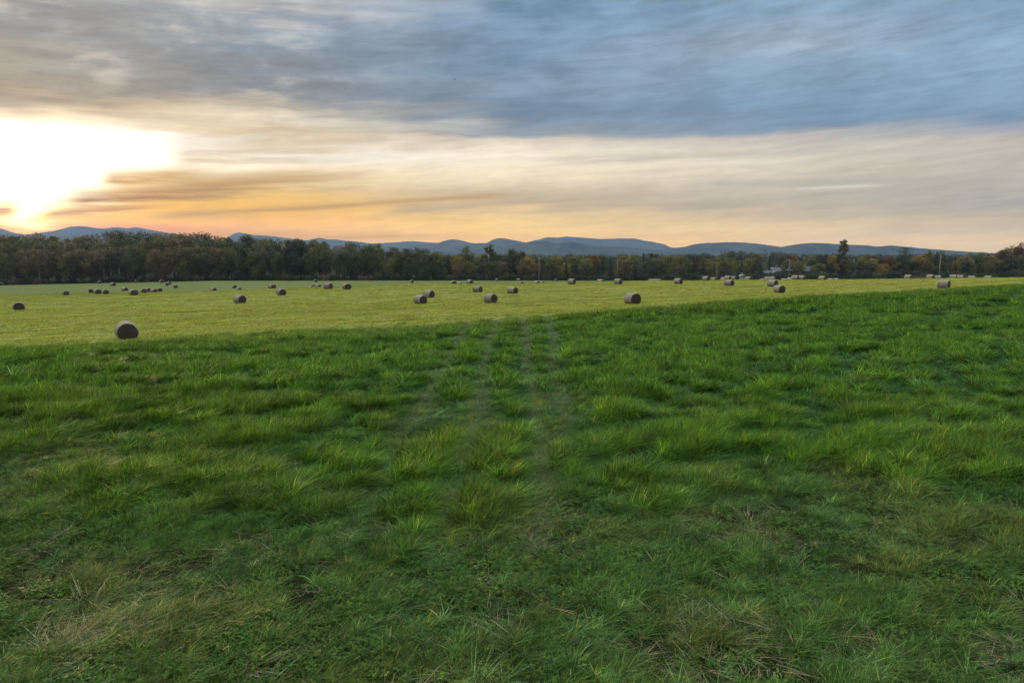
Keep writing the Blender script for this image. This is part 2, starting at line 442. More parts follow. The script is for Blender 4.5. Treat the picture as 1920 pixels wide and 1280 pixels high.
# dry straw lying in wisps
def straw_ok(x, y, r):
    p = sstep(.56, .74, fbm(x / 1.5, y / 1.5, 71, 3)) * .55 + .08
    p = p + 1.5 * np.exp(-(((x - 5.0) / 1.0) ** 2 + ((y - 8.9) / .45) ** 2)) + .8 * np.exp(-(((x - 6.7) / .6) ** 2 + ((y - 8.8) / .5) ** 2)) + 1.0 * np.exp(-(((x + 5.9) / 1.5) ** 2 + ((y - 8.9) / .8) ** 2))
    return r.random(len(x)) < p * (1 - .9 * sstep(12.5, 20, y))
x, y, r = spots(6.2, 24, 24, straw_ok, seed=10)
n = len(x); s = .8 + .7 * r.random(n)
st = np.array([.235, .215, .105]) * (.6 + .7 * r.random((n, 1))) * np.array([1, 1, 1]) + np.array([.02, .0, 0]) * r.random((n, 1))
scatter('dry_straw', [blades(30, .20, .06, .17, .0085, (.4, .1), .9, 1.1, 3, 300 + s_, .35) for s_ in range(5)],
        [np.stack([x, y, ground(x, y) + .02], -1), np.stack([r.normal(0, .15, n), r.normal(0, .15, n), r.random(n) * 6.28], -1), np.stack([s, s, s], -1), st,
         (r.random(n) * 5).astype(int)], M_STRAW, 'pale dry straw lying in wisps on the near grass')
# cut field
def mown_pts(y0, y1, dens, seed):
    x, y, r = spots(y0, y1, dens, lambda x, y, r: (y > bnd(x) + (fbm(x / 2, y / 2, 8) - .5) * 2.2 + (fbm(x / 9, y / 9, 9) - .5) * 3 - .8), seed=seed, wide=.84)
    n = len(x); u = x * UD[0] + y * UD[1]; v = x * VD[0] + y * VD[1]
    a = fbm(u / 22, v / 2.6, 81, 3); b = fbm(x / 2.5, y / 2.5, 83, 3)
    sw = .5 + .5 * np.sin((v + 1.5 * fbm(u / 14, v / 14, 87)) * 2 * math.pi / 3.4)
    m = sstep(.30, .70, a * .46 + b * .24 + sw * .30)
    t = np.array([.185, .255, .045]) * (1 - m[:, None]) + np.array([.40, .44, .085]) * m[:, None]
    dr = (sstep(.50, .70, fbm(x / 4, y / 2, 85, 3)) * .55)[:, None]
    t = t * (1 - dr) + np.array([.31, .285, .11]) * dr
    t = t * (.82 + .36 * r.random((n, 1)))
    s = .9 + .5 * r.random(n)
    hh = s * (.55 + .9 * sstep(.45, .7, b))
    return [np.stack([x, y, ground(x, y)], -1), np.stack([r.normal(0, .06, n), r.normal(0, .06, n), r.random(n) * 6.28], -1),
            np.stack([s, s, hh], -1), t, (r.random(n) * 5).astype(int)]
scatter('stubble_grass', [blades(34, .42, .05, .15, .026, (.3, .1), .5, .4, 2, 400 + s_) for s_ in range(5)],
        cat(mown_pts(30, 110, 7 * K, 21), mown_pts(110, 222, 3.2 * K, 22)), M_BLADE, 'short cut grass of the sunlit yellow green hayfield')

# ------------------------------------------------------------------ hay bales
def bale_shell(seed, k=40, detail=True):
    r = np.random.default_rng(seed)
    L, ry, rz = .76 * (1 + r.normal(0, .03)), .83 * (1 + r.normal(0, .025)), .735 * (1 + r.normal(0, .02))
    th = np.arange(k) * 2 * math.pi / k
    def ring(s, x, j):
        wob = 1 + .012 * np.sin(3 * th + seed) + .010 * r.normal(0, 1, k) * detail
        y = ry * s * np.cos(th) * wob; z = rz * s * np.sin(th) * wob
        z = np.where(z < -.60, -.60 - (-.60 - z) * .30, z)
        return np.stack([np.full(k, x) + (.012 * r.normal(0, 1, k) if detail else 0), y, z], -1)
    body = [ring(.90, -L + .00, 0), ring(.965, -L + .03, 0), ring(.995, -L + .09, 0)]
    for x in np.linspace(-L + .17, L - .17, 9): body.append(ring(1.0 + .012 * r.normal() * detail, x, 0))
    body += [ring(.995, L - .09, 0), ring(.965, L - .03, 0), ring(.90, L, 0)]
    def end(sgn):
        out = []
        for q, s in enumerate(np.linspace(.90, .06, 22 if detail else 6)):
            x = L + .055 * (1 - (s / .9) ** 2) + (.012 * (q % 2) - .006 if detail and q else 0)
            rg = ring(s, x, 0); rg[:, 0] *= sgn
            out.append(rg)
        return out
    e1, e2 = end(-1), end(1)
    e1[0] = body[0].copy(); e2[0] = body[-1].copy()
    zoff = -min(b[:, 2].min() for b in body)
    for b in body + e1[1:] + e2[1:]: b[:, 2] += zoff
    e1[0] = body[0].copy(); e2[0] = body[-1].copy()
    def skin(rings, flip, cap):
        V = np.concatenate(rings); Q = []; T = []
        for a in range(len(rings) - 1):
            for j in range(k):
                q = (a * k + j, a * k + (j + 1) % k, (a + 1) * k + (j + 1) % k, (a + 1) * k + j)
                Q.append(q[::-1] if flip else q)
        if cap:
            V = np.concatenate([V, rings[-1].mean(0, keepdims=True)])
            for j in range(k):
                t = ((len(rings) - 1) * k + j, (len(rings) - 1) * k + (j + 1) % k, len(V) - 1)
                T.append(t[::-1] if flip else t)
        return V, np.array(Q), np.array(T) if T else np.zeros((0, 3), int)
    return skin(body, True, False), skin(e1, False, True), skin(e2, True, True), zoff
def hay_mat(name, c0, c1, c2, end):
    m, nt, bs = material(name)
    tc = nt.node('ShaderNodeTexCoord'); p = nt.node('ShaderNodeSeparateXYZ'); nt.l.new(tc.outputs['Object'], p.inputs[0])
    rad = nt.m('SQRT', nt.m('ADD', nt.m('POWER', p.outputs[1], 2.0), nt.m('POWER', nt.m('SUBTRACT', p.outputs[2], .68), 2.0)))
    ang = nt.m('ARCTAN2', p.outputs[1], nt.m('SUBTRACT', p.outputs[2], .68))
    if end:
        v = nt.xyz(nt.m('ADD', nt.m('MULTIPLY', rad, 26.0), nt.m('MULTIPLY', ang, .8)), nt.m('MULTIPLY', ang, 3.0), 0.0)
    else:
        v = nt.xyz(nt.m('MULTIPLY', p.outputs[0], 24.0), nt.m('MULTIPLY', ang, 4.5), 0.0)
    f = nt.noise(v, 1.0, 5, .65); g = nt.noise(tc.outputs['Object'], 3.0, 4, .6); h = nt.noise(tc.outputs['Object'], 38.0, 3, .6)
    oi = nt.node('ShaderNodeObjectInfo')
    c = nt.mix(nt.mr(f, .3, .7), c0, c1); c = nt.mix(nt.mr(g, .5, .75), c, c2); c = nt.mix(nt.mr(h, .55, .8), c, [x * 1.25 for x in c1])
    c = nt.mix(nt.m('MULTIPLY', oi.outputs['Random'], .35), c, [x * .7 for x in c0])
    nt.put(bs.inputs['Base Color'], c); bs.inputs['Roughness'].default_value = .85; bs.inputs['Specular IOR Level'].default_value = .25
    b = nt.node('ShaderNodeBump'); b.inputs['Strength'].default_value = .9; b.inputs['Distance'].default_value = .03
    nt.put(b.inputs['Height'], nt.m('ADD', f, nt.m('MULTIPLY', h, .6))); nt.l.new(b.outputs[0], bs.inputs['Normal'])
    return m
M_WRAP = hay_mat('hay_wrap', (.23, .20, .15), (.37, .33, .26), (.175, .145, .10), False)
M_END = hay_mat('hay_end', (.048, .036, .027), (.095, .075, .056), (.036, .027, .020), True)  # cut ends are darker hay; shade on them is put into this colour too
def strands(body, r, n):
    """loose stalks sticking out of the roll"""
    V = body[0]; out = []; Q = []
    for j in range(n):
        p = V[int(r.integers(0, len(V)))]
        nrm = np.array([r.normal(0, .5) + np.sign(p[0]) * (abs(p[0]) > .6) * .5, p[1], p[2] - .68]); nrm /= np.linalg.norm(nrm) + 1e-6
        d = nrm + r.normal(0, .7, 3); d /= np.linalg.norm(d); l = .04 + .10 * r.random()
        s = np.cross(d, [.3, .5, .8]); s = s / np.linalg.norm(s) * .006
        a = p - nrm * .01; b = a + d * l
        if b[2] < .02: continue
        k = len(out); out += [a - s, a + s, b + s * .4, b - s * .4]; Q.append((k, k + 1, k + 2, k + 3))
    return np.array(out), np.array(Q)
BODY, ENDS, SMALL = [], [], []
for sd in range(4):
    b, e1, e2, zo = bale_shell(sd + 3)
    sv, sq = strands(b, np.random.default_rng(90 + sd), 420)
    BODY.append(mesh_from('net_wrap', np.concatenate([b[0], sv]), np.concatenate([b[1], sq + len(b[0])]), M_WRAP, True))
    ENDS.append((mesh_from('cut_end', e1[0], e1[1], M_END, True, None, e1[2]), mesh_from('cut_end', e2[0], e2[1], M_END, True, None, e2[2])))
    b, e1, e2, zo = bale_shell(sd + 3, 20, False)
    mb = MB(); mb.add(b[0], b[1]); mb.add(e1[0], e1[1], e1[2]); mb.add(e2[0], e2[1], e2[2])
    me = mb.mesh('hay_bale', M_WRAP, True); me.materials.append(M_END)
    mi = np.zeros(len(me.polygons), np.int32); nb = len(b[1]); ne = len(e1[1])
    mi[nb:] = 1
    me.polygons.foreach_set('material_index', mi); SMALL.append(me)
BALE_H = 1.40
# px centre, base pixel row (or None when the crest hides it), top pixel row, label
BALES = [
 (238, 636, 602, 'large round hay bale nearest the camera, alone at the edge of the tall grass'),
 (36, 582, 566, 'lone hay bale far out in the cut field below the setting sun'),
 (183, 551.5, 539, 'biggest bale of the trio at the field crest, dark end facing the camera'),
 (251, 553.5, 541, 'dark ended bale just in front of the crest, with a pale rim'),
 (170, None, 540, 'bale half hidden behind the biggest of the trio at the crest'),
 (197.5, None, 541.5, 'smaller paler bale of the trio at the crest, sunk behind the rise'),
 (123, None, 544.2, 'bale sunk almost to its top behind the crest under the sunlit wood'),
 (233.5, None, 537.2, 'brown bale resting on the crest beside the dark ended bale'),
 (278, None, 538.6, 'brown bale with a smaller dark one pressed against its side on the crest'),
 (269, None, 540.5, 'small dark bale tucked beside the brown bale on the crest'),
 (288, None, 541.6, 'pale bale top showing over the crest between two brown bales'),
 (298.5, None, 538.2, 'small olive brown bale at the end of the row along the crest'),
 (212, 536.2, 529.3, 'bale alone in the middle of the low blue green field below the dark wood'),
 (187, 530, 525, 'tiny bale near the foot of the sunlit wood, above the trio on the crest'),
 (255.5, 528.2, 522.8, 'tiny bale against the foot of the wood under the round pale green tree'),
 (303, 530.2, 524.4, 'tiny dark bale near the wood, beyond a close pair of bales'),
 (317.5, 533.4, 527.4, 'pale topped bale behind a smaller dark bale in the low field'),
 (314, 535.6, 530.5, 'dark bale pressed in front of the pale topped bale in the low field'),
 (329, 540, 533.5, 'dark green shaded bale sitting low just past the close pair'),
 (2, 533, 527, 'bale cut off by the picture edge at the foot of the wood'),
 (439.5, 540.2, 534, 'dark little bale in the low field, above the tall lone bale with a white rim'),
 (400, None, 541.0, 'sliver of a bale showing over the crest between two scattered groups'),
 (448, None, 539.4, 'pale bale top peeping over the crest beside the dark little bale'),
 (510, None, 532, 'wide pale sided bale on the crest beside a darker nearer bale'),
 (527.5, 553.7, 540.5, 'dark faced bale just in front of the wide pale sided one'),
 (450, 568.5, 553, 'lone bale with white upper rim and black end in the open cut field'),
 (592, 526.5, 522.3, 'speck of a bale at the foot of the dark wood above a cluster of four'),
 (589, 537.2, 531.4, 'small dark bale behind a lighter one in the cluster on the crest'),
 (596, None, 533, 'light sided bale overlapping the small dark one in the cluster on the crest'),
 (581.5, None, 536.6, 'lowest bale top of the cluster, nearly sunk behind the crest'),
 (615.5, 541.8, 530, 'largest bale of the cluster, standing fully on the crest'),
 (650, 542.5, 530.5, 'bale standing apart on the crest next to the largest of the cluster'),
 (772.5, 530.2, 525.4, 'small dark bale alone in the low field before the black trees'),
 (811, None, 533.0, 'white sliver of a bale on the crest above a close pair of bales'),
 (818, None, 531.6, 'dark sliver of a bale beside the white sliver on the crest'),
 (850, None, 526.5, 'light bale at the crest with a flat pale one next to it'),
 (861, None, 529.4, 'flat pale bale between two rounder bales at the crest'),
 (880.5, None, 525, 'pale rimmed bale at the crest beyond the flat pale one'),
 (932, 520.4, 516.4, 'tiny pale bale against the wood below the dark round tree'),
 (895.5, 548, 535, 'two toned bale just below the crest, with a lone wider one nearer'),
 (804, 558, 543.5, 'rear bale of the touching pair in the middle of the cut field'),
 (788, 569.8, 553, 'front bale of the touching pair, broad grey side with a dark end'),
 (920.5, 568, 550, 'broad bale alone in the middle of the cut field with a mottled dark end'),
 (961, 550.3, 537, 'rounded bale in the cut field between the two toned bale and the crest'),
 (972.5, 520.6, 516.2, 'tiny pale bale at the foot of the wood near the grey pole'),
 (976, None, 528.2, 'low dark bale top barely over the crest below the grey pole'),
 (1006.5, None, 526.6, 'pale ended bale of a low joined pair on the crest under the grey pole'),
 (1015, None, 527.0, 'darker bale of the low joined pair on the crest under the grey pole'),
 (1043, 522.6, 518.2, 'tiny bale in the low field before the conical blue green spruce'),
 (1072, 533, 522.4, 'grey barrel shaped bale standing on the crest below the orange leaved tree'),
 (1122.5, 526.3, 522, 'smaller of two tiny bales close together beyond the crest'),
 (1127, None, 523.6, 'dark lower one of two tiny bales close together beyond the crest'),
 (1159, 533, 522.4, 'grey barrel shaped bale on the crest straight below a utility pole'),
 (1221.5, None, 523.7, 'first of three pale bale tops in a line on the crest'),
 (1229, None, 522.8, 'middle one of three pale bale tops in a line on the crest'),
 (1235, None, 523.0, 'last of three pale bale tops in a line, against a dark bush'),
 (1271.5, 532.6, 521.6, 'grey barrel shaped bale on the crest beyond three pale bale tops'),
 (1186, 570, 549, 'big grey bale by the boundary of the tall grass, ringed dark end showing'),
 (1323, 526.8, 517.6, 'oval grey bale on the skyline of the field before black bushes'),
 (1339, None, 519.9, 'smaller pale bale on the field skyline at the foot of a thin pole'),
 (1357.5, None, 520.2, 'pale bale at the low end of the heaped group of four'),
 (1365, None, 517.4, 'long pale bale behind the near dark one in the heaped group'),
 (1374, None, 518, 'light end of the heaped group, a bale beyond the long pale one'),
 (1367, 535.8, 523.8, 'nearest bale of the heaped group, with a round dark end'),
 (1404, None, 518.9, 'pale bale alone on the field skyline beneath a small white shed'),
 (1430, None, 523.2, 'barely visible bale top on the skyline below the white house'),
 (1439, None, 519.4, 'small pale bale on the skyline directly below the white house'),
 (1447.5, None, 518.9, 'pale bale touching another one on the skyline, under the white house gable'),
 (1448.5, 537.2, 524.5, 'upper bale of the overlapping pair below the white house'),
 (1460.5, 549, 534.5, 'lower and larger bale of the overlapping pair below the white house'),
 (1470.5, None, 522.4, 'flat bale top on the skyline between the house and the lamp pole'),
 (1482.5, None, 520.4, 'low pale bale at the foot of the lamp pole'),
 (1491.5, None, 516.6, 'grey bale standing next to the lamp pole on the field skyline'),
 (1504, None, 517, 'lighter bale right behind the grey one next to the lamp pole'),
 (1542, None, 517.6, 'rounded pinkish bale on the skyline beneath the grey roof'),
 (1558, None, 521.8, 'thin pale bale top on the skyline past the rounded pinkish bale'),
 (1568, None, 522.0, 'thin bale top on the skyline below the tall vine clad tree'),
 (1703.5, None, 515.8, 'long pale bale lying on the skyline where the dry weeds begin'),
 (1745, None, 515.2, 'small white bale half in the dry weeds beside the tall pole'),
 (1758.5, None, 516.4, 'white bale at the very foot of the tall pole'),
 (1769, 541, 525, 'large grey bale at the green boundary below the tall pole'),
 (1787.5, None, 515.6, 'tilted white bale, first of two close together before the weeds'),
 (1800.5, None, 516, 'tilted white bale, second of two close together before the weeds'),
 (1822.5, None, 517, 'pale bale between the tilted white two and the last one on the skyline'),
 (1853.5, None, 517.2, 'last pale bale of the skyline row, close to the red brown trees'),
]
BG = 'round hay bales scattered over the cut field'
for k, (px, base, top, lab) in enumerate(BALES):
    if base is not None:
        yy = on_ground(px, base)
        if yy is None or yy > 324: yy = under_top(px, top, BALE_H, 300, 322)
    else:
        yy = under_top(px, top, BALE_H, 188 - .26 * min(80, max(0, (px - CX) / F * 185 - 50)) + 3)
    x = ray(px, base or top)[0] * yy
    z = float(ground(x, yy)) - .03
    hp = (base - top) if base is not None else None
    s = 1.0
    if hp: s = min(1.12, max(.88, (hp / F * yy) / BALE_H))
    rz = -math.radians(45) + random.gauss(0, .16)
    if random.random() < .5: rz += math.pi
    v = k % 4
    if yy < 165:
        e = link('hay_bale', None, None, (x, yy, z), (random.gauss(0, .02), random.gauss(0, .02), rz), (s * random.uniform(.95, 1.05), s, s))
        e.empty_display_size = .3
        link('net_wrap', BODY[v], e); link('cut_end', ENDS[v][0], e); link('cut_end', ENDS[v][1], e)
    else:
        e = link('hay_bale', SMALL[v], None, (x, yy, z), (0, 0, rz), (s, s, s))
    tag(e, lab, 'hay bale', BG)

# ------------------------------------------------------------------ trees
def cards(P, size, r, up=.25, N0=None, aspect=.75):
    n = len(P)
    N = r.normal(0, 1, (n, 3)) if N0 is None else N0 + r.normal(0, .55, (n, 3))
    N[:, 2] += up; N /= np.linalg.norm(N, axis=1, keepdims=True) + 1e-9
    A = r.normal(0, 1, (n, 3)); A -= N * (A * N).sum(1, keepdims=True); A /= np.linalg.norm(A, axis=1, keepdims=True) + 1e-9
    B = np.cross(N, A); s = (size * (.55 + .9 * r.random(n)))[:, None] / 2
    V = np.stack([P - A * s, P + B * s * aspect, P + A * s, P - B * s * aspect], 1).reshape(-1, 3)
    return V, np.arange(n * 4).reshape(-1, 4)
def crown_mesh(V, Q, var):
    c = np.concatenate([var, np.ones((len(var), 1))], 1)
    return mesh_from('crown', V, Q, M_LEAF, False, {'lvar': ('FACE', 'FLOAT_COLOR', c.astype(np.float32))})
def leafvar(n, r, lobe=None, amt=.30):
    g = 1 + amt * (r.random((n, 1)) * 2 - 1)
    if lobe is not None: g = g * lobe[:, None]
    h = r.normal(0, .09, (n, 1))
    return np.concatenate([g * (1 + h), g, g * (1 - h * .5)], 1)
def broadleaf(seed, w=.36, low=.18, nl=15, n=2600, loose=0.0, size=.034, conic=0.0):
    """unit-height tree: crown of ragged lobes carried on limbs"""
    r = np.random.default_rng(seed); L = []
    for j in range(nl):
        t = low + (1 - low) * ((j + .5) / nl) ** .85
        prof = math.sin(math.pi * min(.96, max(.08, (t - low) / (1 - low)) ** (.95 + conic))) ** .42
        a = j * 2.4 + r.normal(0, .5); d = w * prof * (.32 + .52 * r.random())
        rad = w * (.26 + .22 * r.random()) * (.65 + .5 * prof)
        L.append((math.cos(a) * d, math.sin(a) * d, min(t, 1 - rad * .55), rad, .78 + .44 * r.random()))
    P, lv, N0 = [], [], []
    for (x, y, z, rad, b) in L:
        m = int(n / nl * (rad / (w * .38)) ** 1.6)
        d = r.normal(0, 1, (m, 3)); d /= np.linalg.norm(d, axis=1, keepdims=True)
        rr = rad * (.45 + .62 * r.random(m) ** .6) * (1 + .22 * np.sin(d[:, 0] * 7 + seed) * np.cos(d[:, 1] * 6 + d[:, 2] * 5))
        p = d * rr[:, None] * np.array([1, 1, .85]) + np.array([x, y, z])
        keep = r.random(m) > loose * .5
        P.append(p[keep]); lv.append(np.full(keep.sum(), b)); N0.append(d[keep])
    P = np.concatenate(P); lv = np.concatenate(lv); N0 = np.concatenate(N0)
    k = P[:, 2] > low * .35; P, lv, N0 = P[k], lv[k], N0[k]
    V, Q = cards(P, size, r, .3, N0)
    cm = crown_mesh(V, Q, leafvar(len(P), r, lv))
    mb = MB(); tp = [(0, 0, -.02), (.004, .003, low), (.01 * r.normal(), .01 * r.normal(), .55), (.012, 0, .86)]
    mb.tube(tp, [.017, .013, .008, .002], 7)
    for (x, y, z, rad, b) in L[::2]:
        z0 = max(low * .7, z - .22); mb.tube([(0, 0, z0), (x * .5, y * .5, z0 + (z - z0) * .45), (x, y, z)], [.007, .005, .0015], 5)
    return cm, mb
def conifer(seed, w=.20, n=2200, low=.05, size=.03, ragged=.25):
    r = np.random.default_rng(seed); P = []; N0 = []; lv = []
    lay = 20
    for j in range(lay):
        t = low + (1 - low) * j / lay; rad = w * (1 - (j / lay) ** .95) * (1 + ragged * r.normal(0, .6)) + .012
        nb = int(5 + 5 * (1 - t)); b = .8 + .4 * r.random()
        for q in range(nb):
            a = q * 2 * math.pi / nb + r.normal(0, .3); ln = rad * (1 + ragged * r.normal(0, .5))
            m = max(4, int(n / lay / nb * (1.5 - t)))
            s = r.random(m) ** .7
            p = np.stack([np.cos(a) * ln * s, np.sin(a) * ln * s, t - .25 * ln * s + .10 * ln * s * s], -1) + r.normal(0, .010 + .012 * (1 - t), (m, 3))
            P.append(p); N0.append(np.tile([math.cos(a) * .4, math.sin(a) * .4, .8], (m, 1))); lv.append(np.full(m, b))
    P = np.concatenate(P); N0 = np.concatenate(N0); lv = np.concatenate(lv)
    V, Q = cards(P, size, r, .2, N0, .5)
    cm = crown_mesh(V, Q, leafvar(len(P), r, lv, .22))
    mb = MB(); mb.tube([(0, 0, -.02), (0, 0, .5), (0, 0, .97)], [.016, .009, .002], 7)
    return cm, mb
def pine(seed, w=.24, n=1900, size=.03):
    r = np.random.default_rng(seed); P = []; N0 = []; lv = []; mb = MB()
    mb.tube([(0, 0, -.02), (.004, 0, .5), (.012, .004, .95)], [.016, .011, .003], 7)
    for j in range(17):
        t = .30 + .68 * j / 17 + r.normal(0, .012); a = r.random() * 6.28; ln = w * (1.05 - .72 * ((t - .3) / .7) ** 1.5) * (.55 + .6 * r.random())
        c = np.array([math.cos(a) * ln, math.sin(a) * ln, t + .03]); mb.tube([(0, 0, t - .03), tuple(c)], [.005, .0015], 5)
        m = n // 17; q = r.normal(0, 1, (m, 3)) * np.array([.062, .062, .018]) * (.8 + .5 * r.random())
        s = r.random((m, 1)) * .75 + .35
        P.append(c * np.array([1, 1, 1]) * np.concatenate([s, s, np.ones((m, 1))], 1) + q); N0.append(np.tile([0, 0, .9], (m, 1))); lv.append(np.full(m, .8 + .4 * r.random()))
    P = np.concatenate(P); V, Q = cards(P, size, r, .2, np.concatenate(N0), .5)
    return crown_mesh(V, Q, leafvar(len(P), r, np.concatenate(lv), .22)), mb
def bare(seed, leaf=0):
    r = np.random.default_rng(seed); mb = MB(); tips = []
    def br(p, d, l, rad, lev):
        q = p + d * l * .5 + r.normal(0, .02 * l, 3); e = p + d * l
        mb.tube([p, q, e], [rad, rad * .8, rad * .55], 5, False); tips.append(e)
        if lev == 0: return
        for _ in range(3 if lev > 1 else 4):
            nd = d + r.normal(0, .42, 3) + np.array([0, 0, .22]); nd /= np.linalg.norm(nd)
            br(p + d * l * (.55 + .45 * r.random()), nd, l * (.5 + .2 * r.random()), rad * .5, lev - 1)
    br(np.array([0, 0, -.02]), np.array([.02, .01, 1.0]), .48, .014, 3)
    T = np.array(tips); P = T[r.integers(0, len(T), 260)] + r.normal(0, .02, (260, 3))
    V, Q = cards(P, .022, r)
    return crown_mesh(V, Q, leafvar(len(P), r)), mb
def shrub(seed, n=900):
    r = np.random.default_rng(seed); P = []; N0 = []; lv = []; mb = MB()
    for j in range(9):
        a = j * 2.4; d = .55 * math.sqrt(r.random()); rad = .26 + .2 * r.random(); z = .25 + .45 * r.random() * (1 - d * .6)
        m = n // 9; dd = r.normal(0, 1, (m, 3)); dd /= np.linalg.norm(dd, axis=1, keepdims=True)
        c = np.array([math.cos(a) * d, math.sin(a) * d, z]); P.append(dd * (rad * (.5 + .6 * r.random(m)))[:, None] + c); N0.append(dd); lv.append(np.full(m, .8 + .4 * r.random()))
        mb.tube([(0, 0, -.05), tuple(c * .6), tuple(c)], [.02, .013, .004], 5)
    P = np.concatenate(P); P[:, 2] = np.abs(P[:, 2]); V, Q = cards(P, .085, r, .3, np.concatenate(N0))
    return crown_mesh(V, Q, leafvar(len(P), r, np.concatenate(lv))), mb
def tmpl(cm, mb, bark=M_BARK):
    tk = mb.mesh('trunk', bark, True); return (tk, cm)
KIND = {
 'broad': [tmpl(*broadleaf(s, .36, .16, 16, 2800)) for s in range(5)],
 'oval': [tmpl(*broadleaf(20 + s, .25, .14, 15, 2500)) for s in range(4)],
 'loose': [tmpl(*broadleaf(40 + s, .30, .30, 13, 1500, .5)) for s in range(3)],
 'birch': [tmpl(*broadleaf(60 + s, .22, .42, 12, 1500, .3), bark=M_PALEBARK) for s in range(3)],
 'spruce': [tmpl(*conifer(80 + s)) for s in range(3)],
 'column': [tmpl(*conifer(85 + s, .10, 1700, .04, .03, .5)) for s in range(1)],
 'pine': [tmpl(*pine(90 + s)) for s in range(3)],
 'bare': [tmpl(*bare(95 + s), bark=M_PALEBARK) for s in range(2)],
 'vine': [tmpl(*broadleaf(70, .17, .06, 19, 2600, .15, .03, .25))],
 'poplar': [tmpl(*broadleaf(75 + s, .19, .12, 15, 2000, .3, .032)) for s in range(2)],
 'bush': [tmpl(*shrub(100 + s)) for s in range(4)],
}
NTREE = 0
def tree(px, top, yy, kind, col, label, group=None, wide=1.0, cat='tree', name='tree', h=None):
    """a tree whose top reaches photo row `top` at column px and forward distance yy"""
    global NTREE
    x = ray(px, top)[0] * yy; z = float(ground(x, yy)) - .1
    H = h or (CAMZ + ray(px, top)[2] * yy - z)
    tk, cm = KIND[kind][NTREE % len(KIND[kind])]; NTREE += 1
    e = link(name, None, None, (x, yy, z), (0, 0, random.random() * 6.28), (H * wide, H * wide, H)); e.empty_display_size = .1
    link('trunk', tk, e); c = link('crown', cm, e)
    f = random.uniform(.86, 1.14); c.color = (col[0] * f, col[1] * f, col[2] * f, 1)
    return tag(e, label, cat, group)
DG = (.050, .066, .025); MG = (.075, .098, .030); OL = (.125, .12, .036); BR = (.150, .115, .055); YG = (.15, .15, .035)  # BR: brown crowns, with the sun's warm veil put into the colour
OR = (.20, .105, .035); RU = (.15, .058, .030); BG_ = (.036, .056, .034); GG = (.105, .112, .062); PG = (.11, .13, .055); YL = (.24, .185, .045)
cname = {DG: 'dark green', MG: 'mid green', OL: 'olive', BR: 'brownish', YG: 'yellow green', OR: 'orange', RU: 'rust red', BG_: 'blue green', GG: 'grey green', PG: 'pale green', YL: 'golden'}
